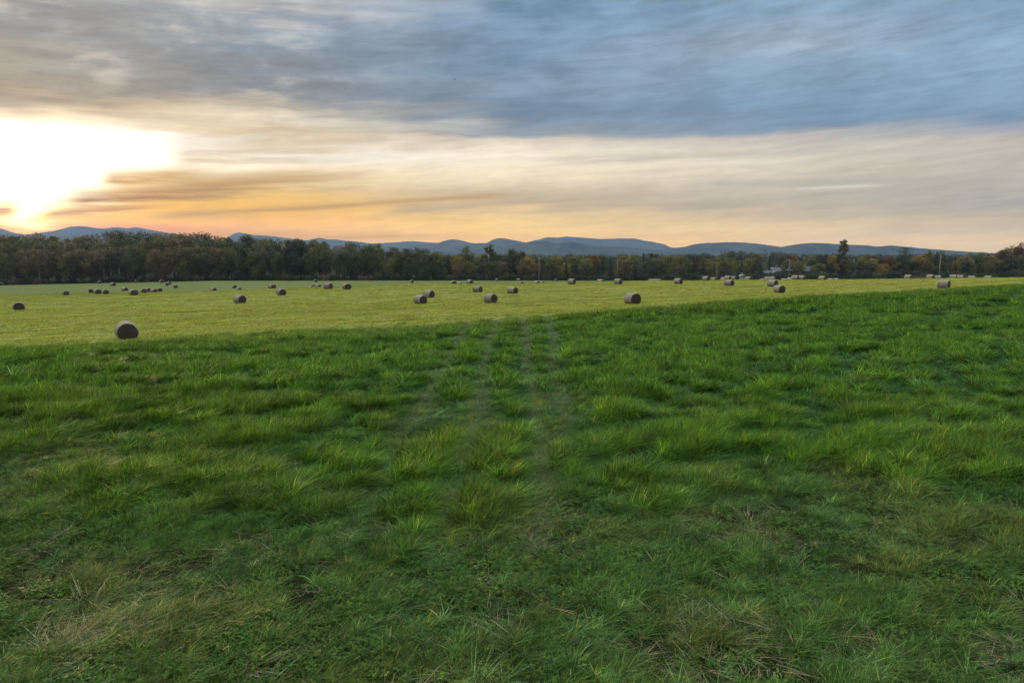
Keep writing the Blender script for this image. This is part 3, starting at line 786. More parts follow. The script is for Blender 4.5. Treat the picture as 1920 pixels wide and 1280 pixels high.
# trees one can tell apart in the photo: column, top row, distance, kind, colour, width, label
SPECIAL = [
 (229, 431.5, 352, 'pine', DG, .8, 'ragged dark pine rising above the canopy below the pink hills'),
 (205, 431, 350, 'bare', BR, 1.0, 'leafless pale tree poking out of the canopy beside the ragged pine'),
 (247, 462, 332, 'broad', PG, .8, 'pale green round crowned tree at the front of the brown wood'),
 (192, 474, 333, 'birch', BR, 1.0, 'birch with a white trunk at the wood edge, its crown brown'),
 (205, 470, 334, 'birch', OL, 1.0, 'birch with a white trunk between two other white trunks at the wood edge'),
 (221, 472, 333, 'birch', GG, 1.0, 'white trunked birch next to the pale green round crowned tree'),
 (70, 470, 333, 'birch', BR, 1.0, 'white trunked birch in the glow under the setting sun'),
 (107, 439, 345, 'bare', BR, .8, 'thin leafless tree above the canopy under the setting sun'),
 (386, 473, 332, 'oval', PG, .9, 'pale grey green slim tree before the dark middle of the wood'),
 (485, 461, 334, 'birch', GG, 1.0, 'tall birch with a thin pale trunk in the middle of the wood'),
 (450, 464, 332, 'broad', PG, .75, 'bushy lighter green tree before the middle of the wood'),
 (520, 474, 331, 'broad', GG, .7, 'grey green tree standing low before the wood, near the lone blue hill'),
 (545, 450.5, 345, 'oval', DG, 1.0, 'dark tree with a pointed top where the canopy steps down'),
 (562, 451.5, 345, 'broad', DG, .8, 'dark round topped tree against the blue hills at the canopy step'),
 (598, 453, 340, 'loose', YG, .95, 'sunlit yellow green tree with see-through top against the blue hills'),
 (655, 452, 345, 'loose', GG, .9, 'grey feathery tree standing tall against the distant hills'),
 (690, 461, 340, 'broad', MG, .8, 'leafy green tree beside the yellow green topped one'),
 (707, 457, 342, 'poplar', YG, 1.0, 'yellow green topped poplar over the dark wood'),
 (736, 462.5, 342, 'pine', DG, 1.0, 'broad black pine, first of the pine row at the wood end'),
 (761, 465, 342, 'pine', DG, 1.0, 'flat topped black pine in the middle of the pine row'),
 (782, 463.5, 340, 'pine', BG_, .8, 'narrow pointed black pine at the end of the pine row'),
 (797, 471, 338, 'pine', DG, .9, 'low black pine leaning on the bright yellow green tree'),
 (816, 472, 345, 'broad', YG, .75, 'bright yellow green tree behind the dark spruce at the wood end'),
 (826, 484, 332, 'spruce', DG, 1.1, 'dark conical spruce in front of the bright yellow green tree'),
 (853, 480, 352, 'broad', OL, 1.0, 'rusty olive spreading tree between the spruce and the forked tree'),
 (876, 463, 345, 'loose', MG, .8, 'forked tree with bare arms reaching over the skyline'),
 (917, 459, 346, 'vine', MG, 1.35, 'tall oval tree with a pale dead stem in its crown'),
 (960, 468, 344, 'broad', DG, .8, 'dark tree with a dense double crown against the blue hills'),
 (979, 472, 346, 'broad', DG, .8, 'smaller dark round tree leaning on the double crowned tree'),
 (1006, 480, 338, 'column', BG_, 1.0, 'black narrow conifer right beside the grey pole'),
 (1030, 483, 336, 'oval', OL, 1.0, 'olive tree between the grey pole and the golden tree'),
 (1046, 480, 345, 'broad', YG, .9, 'golden green tree behind the conical spruce'),
 (1062, 490, 330, 'spruce', BG_, 1.35, 'conical blue green spruce at the field edge'),
 (1113, 478.5, 350, 'broad', OR, .9, 'orange leaved tree in the mixed wood under the big blue mountain'),
 (1168, 480, 352, 'broad', OR, .75, 'orange brown tree next to the utility pole in the mixed wood'),
 (1195, 486, 338, 'broad', PG, 1.0, 'pale grey green broad tree in the mixed wood'),
 (1078, 491, 331, 'oval', MG, 1.0, 'dense green tree crowding the conical spruce'),
 (1301, 483, 350, 'oval', RU, .8, 'small rust red tree amid olive trees'),
 (1391, 489, 326, 'spruce', BG_, 1.2, 'dark spruce rising over the small white shed'),
 (1421, 490, 330, 'broad', BG_, .9, 'big blue black tree beside the white house'),
 (1484, 480, 362, 'broad', OR, .95, 'golden orange tree behind the lamp pole'),
 (1500, 481, 355, 'column', DG, 1.6, 'narrow black conifer beside the golden orange tree'),
 (1511, 482, 370, 'birch', YG, 1.0, 'yellow birch with a pale trunk over the grey roof'),
 (1542, 477, 340, 'broad', DG, .95, 'dense black green tree beside the grey roof'),
 (1563, 480, 338, 'broad', YL, .85, 'golden tree at the foot of the tall vine clad tree'),
 (1582, 450, 335, 'vine', (.085, .075, .035), .95, 'tall vine clad tree topping the whole wood against the blue hills'),
 (1620, 482, 340, 'broad', OL, 1.0, 'olive tree next to the tall vine clad tree'),
 (1653, 484, 338, 'column', (.07, .03, .02), 1.5, 'dark red brown narrow tree beside the rust tree'),
 (1668, 482, 336, 'broad', RU, .8, 'rust red tree before the tall dark pine'),
 (1699, 462, 338, 'pine', BG_, 1.3, 'tall dark pine overtopping its neighbours beside the rust red tree'),
 (1690, 478, 334, 'broad', BG_, 1.0, 'blue black broad tree below the tall dark pine'),
 (1724, 480, 338, 'broad', YL, .9, 'bright golden tree beside the tall pole'),
 (1737, 484, 336, 'broad', OR, .85, 'orange pink tree between the golden tree and the tall pole'),
 (1743, 467.5, 342, 'spruce', DG, 1.0, 'black spruce with a thin spire behind the orange pink tree'),
 (1757, 471, 342, 'spruce', BG_, 1.0, 'black spruce right behind the tall pole'),
 (1772, 477, 340, 'spruce', DG, 1.2, 'black spruce just past the tall pole'),
 (1810, 480, 350, 'broad', YL, 1.1, 'yellow olive tree behind the blue black round tree'),
 (1812, 490, 330, 'broad', BG_, 1.0, 'blue black round tree low before the yellow olive tree'),
 (1822, 469, 360, 'bare', BR, 1.0, 'bare twiggy tree against the peach sky'),
 (1845, 480, 346, 'broad', OL, 1.1, 'wide olive tree in front of the peach sky'),
 (1880, 471, 345, 'broad', (.075, .045, .03), 1.0, 'brown leaved tree beside the tallest red brown tree'),
 (1904, 462, 345, 'loose', (.09, .045, .03), .9, 'red brown tree with a ragged top at the end of the wood'),
 (1918, 454, 345, 'loose', (.10, .045, .028), .9, 'tallest red brown tree cut by the picture edge'),
]
for (px, top, yy, kind, col, wd, lab) in SPECIAL:
    nm = {'pine': 'pine_tree', 'spruce': 'spruce_tree', 'birch': 'birch_tree', 'bare': 'bare_tree', 'column': 'conifer_tree', 'poplar': 'poplar_tree'}.get(kind, 'leafy_tree')
    tree(px, top, yy, kind, col, lab, None, wd, 'tree', nm)
TOPS = np.array([(-80, 447), (0, 446), (60, 441), (110, 445), (150, 444), (200, 439), (260, 438), (320, 439), (380, 440), (440, 443), (500, 446), (540, 451), (600, 456), (660, 459), (720, 463),
                 (780, 468), (810, 474), (860, 478), (900, 480), (960, 476), (1000, 480), (1100, 479), (1180, 476), (1280, 477), (1400, 478), (1480, 481), (1600, 483), (1700, 480), (1760, 476),
                 (1830, 476), (1880, 472), (1930, 460), (2020, 458)], float)
def zone_name(px):
    for lim, s in ((170, 'wood under the setting sun'), (400, 'brown wood below the pink hills'), (640, 'dark middle of the wood'), (840, 'wood end by the pine row'),
                   (1130, 'mixed wood under the big blue mountain'), (1400, 'mixed wood before the long blue ridge'), (1640, 'wood around the houses'), (2100, 'wood past the rust red tree')):
        if px < lim: return s
PAL = {0: [BR, OL, BR, MG, GG, OL], 1: [DG, MG, GG, OL, DG], 2: [OL, YG, MG, DG, GG, OL, BR, YL]}
for rank, (dy, frac, step) in {'front': (334, .72, 29), 'middle': (346, .9, 27), 'back': (362, 1.0, 25)}.items():
    px = -70.0
    while px < 1990:
        wide_zone = px < 840
        T = np.interp(px, TOPS[:, 0], TOPS[:, 1])
        pal = PAL[0] if px < 420 else (PAL[1] if px < 840 else PAL[2])
        col = random.choice(pal)
        if rank == 'back' and px > 840: col = random.choice([DG, MG, OL, DG])
        yy = dy + random.uniform(-4, 4)
        zb = 526 if px < 300 else 521
        top = zb - (zb - T) * frac * random.uniform(.9, 1.04) if rank != 'back' else T + random.uniform(-4.0, 4.0)
        kind = random.choice(['broad', 'broad', 'oval', 'broad', 'loose'] if wide_zone else ['broad', 'oval', 'broad', 'broad', 'spruce'])
        if kind == 'spruce': col = BG_
        if 1425 < px < 1470 and rank != 'back': px += 12; continue
        if 1500 < px < 1535 and rank == 'front': px += 12; continue
        kn = {'broad': 'round crowned tree', 'oval': 'slim leafy tree', 'loose': 'thin crowned tree', 'spruce': 'spruce'}[kind]
        lab = f'{cname[col]} {kn}, {rank} rank of trees, {zone_name(px)}'
        wd = random.uniform(.85, 1.15) * (1.0 if wide_zone else 1.25)
        tree(px, top, yy, kind, col, lab, lab, wd, 'tree', 'spruce_tree' if kind == 'spruce' else 'leafy_tree')
        px += step * random.uniform(.75, 1.25) * (1.0 if wide_zone else .8)
# undergrowth bushes along the wood foot
px = -60.0
while px < 1980:
    yy = 329 + random.uniform(-2, 3) - (8 if px > 1250 else 0)
    col = random.choice([DG, BG_, DG, BR] if px < 840 else [DG, BG_, BG_, MG])
    h = random.uniform(2.4, 5.0)
    if not (1425 < px < 1465 or 1385 < px < 1398):
        lab = f'low {cname[col]} bush at the foot of the {zone_name(px)}'
        tree(px, 500, yy, 'bush', col, lab, lab, random.uniform(.8, 1.3), 'bush', 'bush', h)
    px += random.uniform(13, 24)
for (px, h) in ((1432, 3.4), (1446, 2.9), (1461, 4.0), (1468, 4.4), (1508, 4.2), (1526, 4.6), (1398, 3.0), (1385, 3.6)):
    lab = 'dark bush growing in front of the houses'
    tree(px, 500, 326, 'bush', BG_, lab, lab, .9, 'bush', 'bush', h)
# far woods beyond, read as one mass
r = np.random.default_rng(77); Vs, Qs, Vr, n0 = [], [], [], 0
for j in range(560):
    yy = r.uniform(430, 900); px = r.uniform(-100, 2050)
    hump = 6.5 * math.exp(-((px - 1410) / 75) ** 2) * (yy > 560)
    top = max(477.5 - hump - .8 * (px > 1000), np.interp(px, TOPS[:, 0], TOPS[:, 1]) + 6 if px < 800 else 0) + r.normal(0, 1.4)
    x = ray(px, top)[0] * yy; z = float(ground(x, yy)); H = CAMZ + ray(px, top)[2] * yy - z
    d = r.normal(0, 1, (230, 3)); d /= np.linalg.norm(d, axis=1, keepdims=True)
    p = d * (.6 + .45 * r.random((230, 1))) * np.array([H * .34, H * .34, H * .45]) + np.array([x, yy, z + H * .55])
    v, q = cards(p, H * .085, r, .3, d); Vs.append(v); Qs.append(q + n0); n0 += len(v)
    base = np.array(random.choice([(.03, .042, .02), (.04, .055, .022), (.075, .078, .03), (.03, .042, .025)])) * r.uniform(.8, 1.2)
    Vr.append(base * (1 + .25 * (r.random((230, 1)) * 2 - 1)))
o = link('far_wood', crown_mesh(np.concatenate(Vs), np.concatenate(Qs), np.concatenate(Vr)))
o.color = (1, 1, 1, 1); tag(o, 'far off mixed woodland reading as one dark band beyond the nearer trees', 'woodland', kind='stuff')

# ------------------------------------------------------------------ dry weeds by the far edge
x, y, r = [], [], np.random.default_rng(55)
px_ = r.uniform(1708, 1865, 900); yy_ = r.uniform(225, 245, 900)
gapx = (np.abs(px_ - 1775) > 12)
x = np.array([ray(p, 515)[0] for p in px_]) * yy_; n = len(x)
gz = ground(x, yy_)
top = CAMZ + np.array([ray(p, 514.0 + 1.6 * np.sin(p * .09) + r.normal(0, .8))[2] for p in px_]) * yy_
H = np.clip(top - gz, .5, 6)
scatter('dry_weeds', [blades(30, .5, .5, 1.0, .03, (.1, 0), .25, .15, 3, 500 + s_) for s_ in range(3)],
        [np.stack([x, yy_, gz], -1)[gapx], np.stack([np.zeros(n), np.zeros(n), r.random(n) * 6.28], -1)[gapx], np.stack([np.ones(n), np.ones(n), H], -1)[gapx],
         (np.array([.17, .145, .12]) * (.7 + .6 * r.random((n, 1))))[gapx], (r.random(n) * 3).astype(int)[gapx]],
        M_STRAW, 'grey brown dead weeds in a strip behind the skyline bales')

# ------------------------------------------------------------------ houses, shed, poles, wires
M_WHITE = simple('white_boards', (.30, .30, .29), .6, .1); M_GREYROOF = simple('grey_roof', (.13, .13, .14), .8, .2); M_PALEROOF = simple('pale_roof', (.20, .205, .22), .8, .2)
M_GLASS, nt, bs = material('window_glass'); bs.inputs['Base Color'].default_value = (.02, .025, .03, 1); bs.inputs['Roughness'].default_value = .1
M_POLE = simple('weathered_pole', (.24, .225, .20), .85, .2, 2); M_WIRE = simple('wire', (.16, .16, .16), .6, .1); M_BLUE = simple('blue_paint', (.30, .42, .52), .6, .1); M_TAN = simple('tan_wall', (.22, .19, .16), .8, .15)
def house(px, ybase, yy, w, d, hw, hr, rz, wallm, roofm, label, wins=(), name='house', door=False, cat='house'):
    x = ray(px, ybase)[0] * yy; z = float(ground(x, yy))
    zz = CAMZ + ray(px, ybase)[2] * yy; lift = zz - z
    e = link(name, None, None, (x, yy, z), (0, 0, rz)); e.empty_display_size = 1
    hw = hw + lift
    V = [(-w/2, -d/2, -.3), (w/2, -d/2, -.3), (w/2, d/2, -.3), (-w/2, d/2, -.3), (-w/2, -d/2, hw), (w/2, -d/2, hw), (w/2, d/2, hw), (-w/2, d/2, hw), (0, -d/2, hw + hr - .08), (0, d/2, hw + hr - .08)]
    link('wall', mesh_from('wall', V, [(0, 1, 5, 4), (1, 2, 6, 5), (2, 3, 7, 6), (3, 0, 4, 7)], wallm, False, None, [(4, 5, 8), (6, 7, 9)]), e)
    mb = MB(); ov = .35
    for s in (-1, 1):
        a = np.array([(0, -d/2 - ov, hw + hr), (0, d/2 + ov, hw + hr), (s * (w/2 + ov), d/2 + ov, hw - hr * ov / (w/2)), (s * (w/2 + ov), -d/2 - ov, hw - hr * ov / (w/2))], float)
        b = a + np.array([0, 0, .16])
        mb.add(np.concatenate([a, b]), [(0, 1, 2, 3), (4, 7, 6, 5), (0, 3, 7, 4), (1, 5, 6, 2), (2, 6, 7, 3), (0, 4, 5, 1)])
    rf = link('roof', mb.mesh('roof', roofm), e)
    mb = MB(); mb.box((0, d * .2, hw + hr + .4), (.6, .6, 1.2)); link('chimney', mb.mesh('chimney', M_TAN), rf)
    for (side, u, zc, ww, wh) in wins:
        mb = MB(); fr = MB()
        if side == 'f': mb.box((u, -d/2 - .03, hw + zc), (ww, .04, wh)); fr.box((u, -d/2 - .015, hw + zc), (ww + .25, .05, wh + .25))
        else: mb.box((w/2 + .03, u, hw + zc), (.04, ww, wh)); fr.box((w/2 + .015, u, hw + zc), (.05, ww + .25, wh + .25))
        wn = link('window', fr.mesh('window', M_WHITE), e); link('pane', mb.mesh('pane', M_GLASS), wn)
    if door:
        mb = MB(); mb.box((w * .28, -d/2 - .03, 1.05 + lift * .5), (1.0, .06, 2.1)); link('door', mb.mesh('door', M_TAN), e)
    return tag(e, label, cat)
house(1440, 516, 340, 3.2, 6, 1.0, 1.1, .25, M_WHITE, M_GREYROOF, 'small white gabled house beside the big blue black tree', [('f', 0, -1.0, .8, 1.1)])
house(1453, 519, 335, 2.5, 5, 2.0, 1.0, -.10, M_WHITE, M_PALEROOF, 'tall narrow white house gable below a dark roof, two windows', [('f', -.5, -.9, .5, 1.3), ('f', .5, -.9, .5, 1.3)])
house(1463, 513, 345, 5.0, 9, 1.2, 1.7, 1.35, M_TAN, M_GREYROOF, 'dark roofed house behind the narrow white gable', [('r', 0, -.8, .8, 1.0)])
house(1517, 513, 350, 6.5, 8.5, 1.4, 2.2, 1.45, M_TAN, M_PALEROOF, 'house showing a wide pale grey roof over the hedge', [('r', -1.5, -.9, .9, 1.0), ('r', 1.5, -.9, .9, 1.0)], door=True)
house(1391.5, 518, 318, 1.8, 2.2, .3, .5, .2, M_BLUE, M_WHITE, 'small white roofed blue shed under the dark spruce', [('f', 0, -.5, .5, .5)], 'garden_shed', cat='shed')
POLES = {}
for (px, top, yy, lab, arm, mt) in ((1010.5, 482, 322, 'grey wooden pole rising beside the black narrow conifer', True, 'm'), (1157.5, 487, 330, 'slim wooden pole half buried in bushes beside the orange brown tree', True, 'm'),
                              (1344.5, 491, 285, 'thin wooden pole behind the oval grey bale', True, 'm'), (1480.5, 487, 290, 'lamp pole with a wide pale lamp arm before the golden orange tree', True, 'l'),
                              (1764.5, 474.5, 262, 'tall pale utility pole before the black spruces', True, 't')):
    x = ray(px, top)[0] * yy; z = float(ground(x, yy)); H = CAMZ + ray(px, top)[2] * yy - z
    e = link('utility_pole', None, None, (x, yy, z), (0, random.uniform(-.01, .01), random.uniform(-.3, .3))); e.empty_display_size = .5
    mb = MB(); mb.tube([(0, 0, -.4), (0, 0, H * .5), (0, 0, H)], [.16, .14, .10], 10); link('pole', mb.mesh('pole', M_POLE), e)
    mb = MB(); mb.box((0, -.17, H - .5), (2.0, .10, .13)); a = link('crossarm', mb.mesh('crossarm', M_POLE), e)
    for s in (-.85, 0, .85):
        mb = MB(); mb.tube([(s, -.17, H - .43), (s, -.17, H - .30), (s, -.17, H - .22)], [.03, .06, .03], 8); link('insulator', mb.mesh('insulator', M_WHITE), a)
    if mt == 't':
        mb = MB(); mb.tube([(.34, 0, H - 1.9), (.34, 0, H - 1.85), (.34, 0, H - 1.0), (.34, 0, H - .95)], [.15, .22, .22, .15], 12); link('transformer', mb.mesh('transformer', M_POLE), e)
    if mt == 'l':
        mb = MB(); mb.tube([(-1.0, 0, H - 4.3), (0, 0, H - 4.1), (1.0, 0, H - 4.3)], [.10, .10, .10], 8); mb.box((-1.15, 0, H - 4.35), (.7, .35, .22)); mb.box((1.15, 0, H - 4.35), (.7, .35, .22)); link('lamp_arm', mb.mesh('lamp_arm', M_WHITE), e)
    tag(e, lab, 'utility pole', 'utility poles along the far road'); POLES[px] = (x, yy, z, H)
pk = sorted(POLES); ends = [POLES[p] for p in pk]
x5, y5, z5, h5 = ends[-1]; ends.append((x5 + 90, y5 + 5, z5 + 1.5, h5))
nm = ['the grey pole and the bush hidden pole', 'the bush hidden pole and the thin pole', 'the thin pole and the lamp pole', 'the lamp pole and the tall pole', 'the tall pole and the picture edge']
for k in range(len(ends) - 1):
    for dz, w in ((-.25, 'upper'), (-2.1, 'lower')):
        a = np.array([ends[k][0], ends[k][1] - .1, ends[k][2] + ends[k][3] + dz]); b = np.array([ends[k + 1][0], ends[k + 1][1] - .1, ends[k + 1][2] + ends[k + 1][3] + dz])
        t = np.linspace(0, 1, 14)[:, None]; p = a + (b - a) * t; p[:, 2] -= (4 * t * (1 - t))[:, 0] * 1.0
        mb = MB(); mb.tube(p,   .014 if w == 'upper' else .018, 5)
        tag(link('power_line', mb.mesh('power_line', M_WIRE, True)), f'{w} sagging wire between {nm[k]}', 'wire', 'wires strung along the far poles')
# pale dead stem standing in the oval tree
x = ray(916, 460)[0] * 344.0; z = float(ground(x, 344)); H = CAMZ + ray(916, 460)[2] * 344 - z
mb = MB(); mb.tube([(0, 0, -.3), (.1, 0, H * .5), (.0, 0, H)], [.24, .2, .12], 8); mb.tube([(.05, 0, H * .7), (.9, 0, H * .82)], [.1, .03], 6); mb.tube([(.05, 0, H * .6), (-.8, 0, H * .7)], [.1, .03], 6)
tag(link('dead_tree', mb.mesh('dead_tree', M_PALEBARK, True), None, (x, 344, z)), 'bleached dead tree stem standing before the tall oval tree', 'tree')
# the bird
d = ray(853, 150); p = np.array([0, 0, CAMZ]) + d * 150
mb = MB(); mb.tube([(-.22, 0, 0), (-.12, 0, 0), (.05, 0, .01), (.2, 0, .0), (.26, 0, 0)], [.015, .05, .06, .03, .01], 8)
for s in (-1, 1): mb.add([(-.06, 0, .03), (.10, 0, .03), (.08, s * .26, .12), (-.10, s * .25, .12), (-.02, s * .50, .04), (-.06, s * .50, .04), (-.06, 0, .02), (.10, 0, .02), (.08, s * .26, .11), (-.10, s * .25, .11), (-.02, s * .5, .035), (-.06, s * .5, .035)],
                         [(0, 1, 2, 3), (3, 2, 4, 5), (7, 6, 9, 8), (8, 9, 11, 10), (1, 7, 8, 2), (2, 8, 10, 4), (0, 3, 9, 6), (3, 5, 11, 9)])
tag(link('bird', mb.mesh('bird', simple('dark_feather', (.03, .03, .03)), True), None, p, (0.2, 0, 1.0)), 'tiny dark bird flying high before the grey blue cloud', 'bird')

# ------------------------------------------------------------------ mountains
M_MTN, nt, bs = material('wooded_mountain')
geo = nt.node('ShaderNodeNewGeometry')
f = nt.noise(geo.outputs['Position'], .006, 6, .6); g = nt.noise(geo.outputs['Position'], .03, 4, .6)
c = nt.mix(nt.mr(f, .35, .65), (.016, .030, .028), (.058, .076, .052)); c = nt.mix(nt.mr(g, .5, .8), c, (.085, .075, .042))
nt.put(bs.inputs['Base Color'], c); bs.inputs['Roughness'].default_value = 1.0; bs.inputs['Specular IOR Level'].default_value = 0
def range_(name, prof, D, depth, seed):
    prof = np.array(prof, float); px = np.arange(prof[0, 0], prof[-1, 0] + 1, 2.0); py = np.interp(px, prof[:, 0], prof[:, 1])
    k = np.ones(5) / 5; py = np.convolve(np.pad(py, 2, mode='edge'), k, 'valid')
    py = py - .9 * (fbm(px / 9, px * 0, seed, 3) - .5)
    base = CAMZ - 13.3
    ss = np.concatenate([np.linspace(-1, 0, 22), np.linspace(.08, 1, 10)]); V = []
    for s in ss:
        row = []
        for a, b in zip(px, py):
            d = ray(a, b); Hm = max(2.0, CAMZ + d[2] * D - base)
            row.append((d[0] * (D + s * depth), D + s * depth, Hm))
        row = np.array(row); H = row[:, 2]
        f = (1 - abs(s)) ** 1.15
        n = (fbm(row[:, 0] / (depth * .20), np.full(len(px), s * 3.2), seed + 3, 4) - .5) * 2
        z = base + H * np.clip(f + n * .30 * (abs(s) * (1 - abs(s))) * 2.4, 0, f + .02 * (s != 0) * 0 + (1 - f) * .35)
        row[:, 2] = np.where(s == 0, base + H, np.minimum(z, base + H * (1 - .25 * abs(s)))) if s > -1 + 1e-6 and s < 1 - 1e-6 else base - 2
        V.append(row)
    V = np.array(V); n, m = V.shape[:2]; i = np.arange(n * m).reshape(n, m)
    Q = np.stack([i[:-1, :-1], i[:-1, 1:], i[1:, 1:], i[1:, :-1]], -1).reshape(-1, 4)
    tag(link(name, mesh_from(name, V.reshape(-1, 3), Q, M_MTN, True)), kind='structure')
range_('mountains', [(-300, 430), (-120, 420), (-40, 424), (0, 428), (25, 436), (45, 440), (72, 437), (100, 433), (122, 428), (132, 425), (150, 424), (170, 426), (190, 429), (205, 427.5), (215, 426), (228, 427), (240, 428.5), (255, 426), (268, 428), (288, 432), (310, 436), (345, 441), (400, 450), (460, 462), (520, 470)], 6380, 600, 1)
range_('mountains', [(380, 470), (425, 447), (437, 438), (446, 436), (455, 437), (475, 440.5), (510, 442.5), (545, 447.5), (570, 451), (585, 448.5), (598, 445.5), (612, 449), (628, 449), (650, 451.5), (672, 453), (690, 456), (715, 456), (742, 454), (770, 452), (800, 454), (830, 456), (880, 462), (940, 470)], 6300, 600, 2)
range_('mountains', [(700, 470), (765, 462), (800, 459), (820, 456), (835, 451), (848, 448.5), (862, 450), (886, 456), (905, 456), (915, 455), (924, 449), (936, 446), (948, 447), (962, 450), (978, 453), (1000, 458), (1040, 466), (1080, 472)], 5200, 560, 3)
range_('mountains', [(940, 468), (985, 455), (1000, 451), (1012, 449), (1024, 445), (1035, 445), (1046, 446), (1062, 443), (1075, 444.5), (1100, 446), (1128, 448), (1160, 447), (1190, 447), (1206, 451), (1228, 454), (1246, 458), (1258, 464), (1285, 466), (1320, 472)], 6200, 600, 4)
range_('hills', [(880, 470), (950, 461), (985, 454.5), (1008, 453), (1024, 452), (1045, 457), (1064, 453), (1078, 454), (1095, 457.5), (1120, 461), (1150, 462.5), (1200, 465), (1240, 470), (1260, 473)], 3900, 420, 5)
range_('mountains', [(1200, 472), (1250, 466), (1282, 463), (1304, 457.5), (1322, 455.5), (1345, 455), (1372, 454), (1400, 455), (1430, 458), (1465, 463), (1490, 469), (1520, 473)], 4300, 480, 6)
range_('mountains', [(1400, 473), (1450, 465), (1468, 462.5), (1490, 458.5), (1518, 455.2), (1545, 456), (1575, 458), (1600, 459), (1625, 460), (1645, 462.5), (1667, 460), (1690, 462), (1720, 465), (1760, 468), (1800, 471), (1850, 474), (1960, 477)], 4000, 460, 7)
range_('hills', [(80, 460), (110, 443), (135, 439), (160, 443), (200, 455), (240, 465)], 4800, 380, 8)

# ------------------------------------------------------------------ air
HAZE_D = 0.68e-4
HZ_TOP, HZ_END = 275.0, 7050.0
mb = MB(); mb.box((0, HZ_END / 2 - 200, (HZ_TOP - 20) / 2), (20000, HZ_END + 400, HZ_TOP + 20))
M_HAZE = bpy.data.materials.new('haze'); M_HAZE.use_nodes = True
nt = NT(M_HAZE.node_tree); nt.n.remove(nt.n['Principled BSDF'])
HZ_COL, HZ_G = (.36, .56, 1.0), .25
pv = nt.node('ShaderNodeVolumePrincipled'); pv.inputs['Color'].default_value = HZ_COL + (1,); pv.inputs['Density'].default_value = HAZE_D; pv.inputs['Anisotropy'].default_value = HZ_G
nt.l.new(pv.outputs[0], nt.n['Material Output'].inputs['Volume'])
HAZE = True
if HAZE: tag(link('haze', mb.mesh('haze', M_HAZE)), kind='stuff')

# ------------------------------------------------------------------ sky, sun
SUN_E, SUN_C = 5.0, (1.0, .66, .30)
SUN_PX = (55, 405)
saz, sel = az_el(*SUN_PX)
W = bpy.data.worlds.new('World'); scene.world = W; W.use_nodes = True
nt = NT(W.node_tree); bgn = nt.n['Background']
tc = nt.node('ShaderNodeTexCoord'); sp3 = nt.node('ShaderNodeSeparateXYZ'); nt.l.new(tc.outputs['Generated'], sp3.inputs[0])
DX, DY, DZ = sp3.outputs
AZ = nt.m('MULTIPLY', nt.m('ARCTAN2', DX, DY), 57.29578)
EL = nt.m('MULTIPLY', nt.m('ARCSINE', DZ), 57.29578)
# cloud-sheet coordinates for texture; stretched along the horizon
v1 = nt.xyz(nt.m('MULTIPLY', AZ, .055), nt.m('SUBTRACT', nt.m('MULTIPLY', EL, .30), nt.m('MULTIPLY', AZ, .010)), 0.0)
w1 = nt.noise(v1, 1.6, 5, .55, .2); w2 = nt.noise(nt.xyz(nt.m('MULTIPLY', AZ, .05), nt.m('SUBTRACT', nt.m('MULTIPLY', EL, .8), nt.m('MULTIPLY', AZ, .03)), 4.0), 2.2, 5, .6)
amp = nt.m('MULTIPLY', nt.mr(EL, 1.0, 16.0, .3, 2.4), nt.mr(AZ, -20, 15, 1.3, .55))
warp = nt.m('MULTIPLY', nt.m('SUBTRACT', w1, .5), nt.m('MULTIPLY', amp, 2.0))
ELW = nt.m('ADD', EL, warp)
AZW = nt.m('ADD', AZ, nt.m('MULTIPLY', nt.m('SUBTRACT', w2, .5), 14.0))
E0, E1 = -3.0, 27.0
TT = nt.m('DIVIDE', nt.m('SUBTRACT', ELW, E0), E1 - E0)
up = [(60, -60), (40, 0)]
COLS = {
 40: [(20, (150, 150, 152)), (100, (178, 172, 162)), (150, (160, 152, 142)), (190, (160, 148, 135)), (218, (222, 198, 165)), (240, (255, 250, 240)), (300, (255, 253, 248)), (370, (255, 250, 225)), (400, (255, 236, 160)), (425, (244, 185, 70)), (450, (230, 160, 70))],
 230: [(10, (170, 170, 172)), (60, (158, 158, 160)), (120, (160, 157, 155)), (170, (150, 143, 138)), (205, (205, 185, 160)), (235, (240, 222, 195)), (255, (255, 250, 242)), (300, (255, 250, 235)), (340, (250, 225, 175)), (375, (246, 195, 95)), (410, (252, 195, 70)), (428, (236, 165, 62)), (450, (225, 170, 120))],
 500: [(10, (200, 198, 198)), (40, (160, 170, 182)), (90, (140, 150, 162)), (165, (138, 142, 150)), (200, (200, 188, 172)), (225, (240, 225, 202)), (250, (215, 195, 168)), (285, (254, 246, 232)), (330, (240, 215, 175)), (365, (238, 195, 130)), (395, (244, 190, 92)), (425, (246, 188, 84)), (440, (222, 170, 125)), (455, (226, 190, 165))],
 960: [(10, (118, 148, 176)), (60, (128, 153, 180)), (110, (118, 143, 170)), (160, (135, 155, 178)), (215, (118, 138, 162)), (250, (150, 158, 168)), (268, (222, 208, 192)), (290, (250, 236, 215)), (330, (246, 228, 200)), (365, (205, 186, 165)), (395, (232, 200, 158)), (425, (245, 206, 152)), (450, (242, 196, 152))],
 1500: [(10, (138, 165, 190)), (80, (160, 177, 197)), (130, (138, 162, 186)), (180, (131, 157, 183)), (238, (125, 149, 176)), (256, (196, 188, 184)), (285, (212, 202, 190)), (330, (206, 194, 180)), (365, (192, 182, 172)), (400, (198, 180, 166)), (430, (226, 196, 168)), (455, (232, 198, 170))],
 1890: [(10, (130, 158, 186)), (90, (145, 171, 198)), (160, (138, 164, 192)), (225, (128, 152, 180)), (242, (160, 165, 182)), (262, (192, 182, 178)), (320, (192, 184, 176)), (380, (174, 168, 168)), (420, (196, 178, 168)), (455, (222, 194, 174))],
}
ramps, azs = [], []
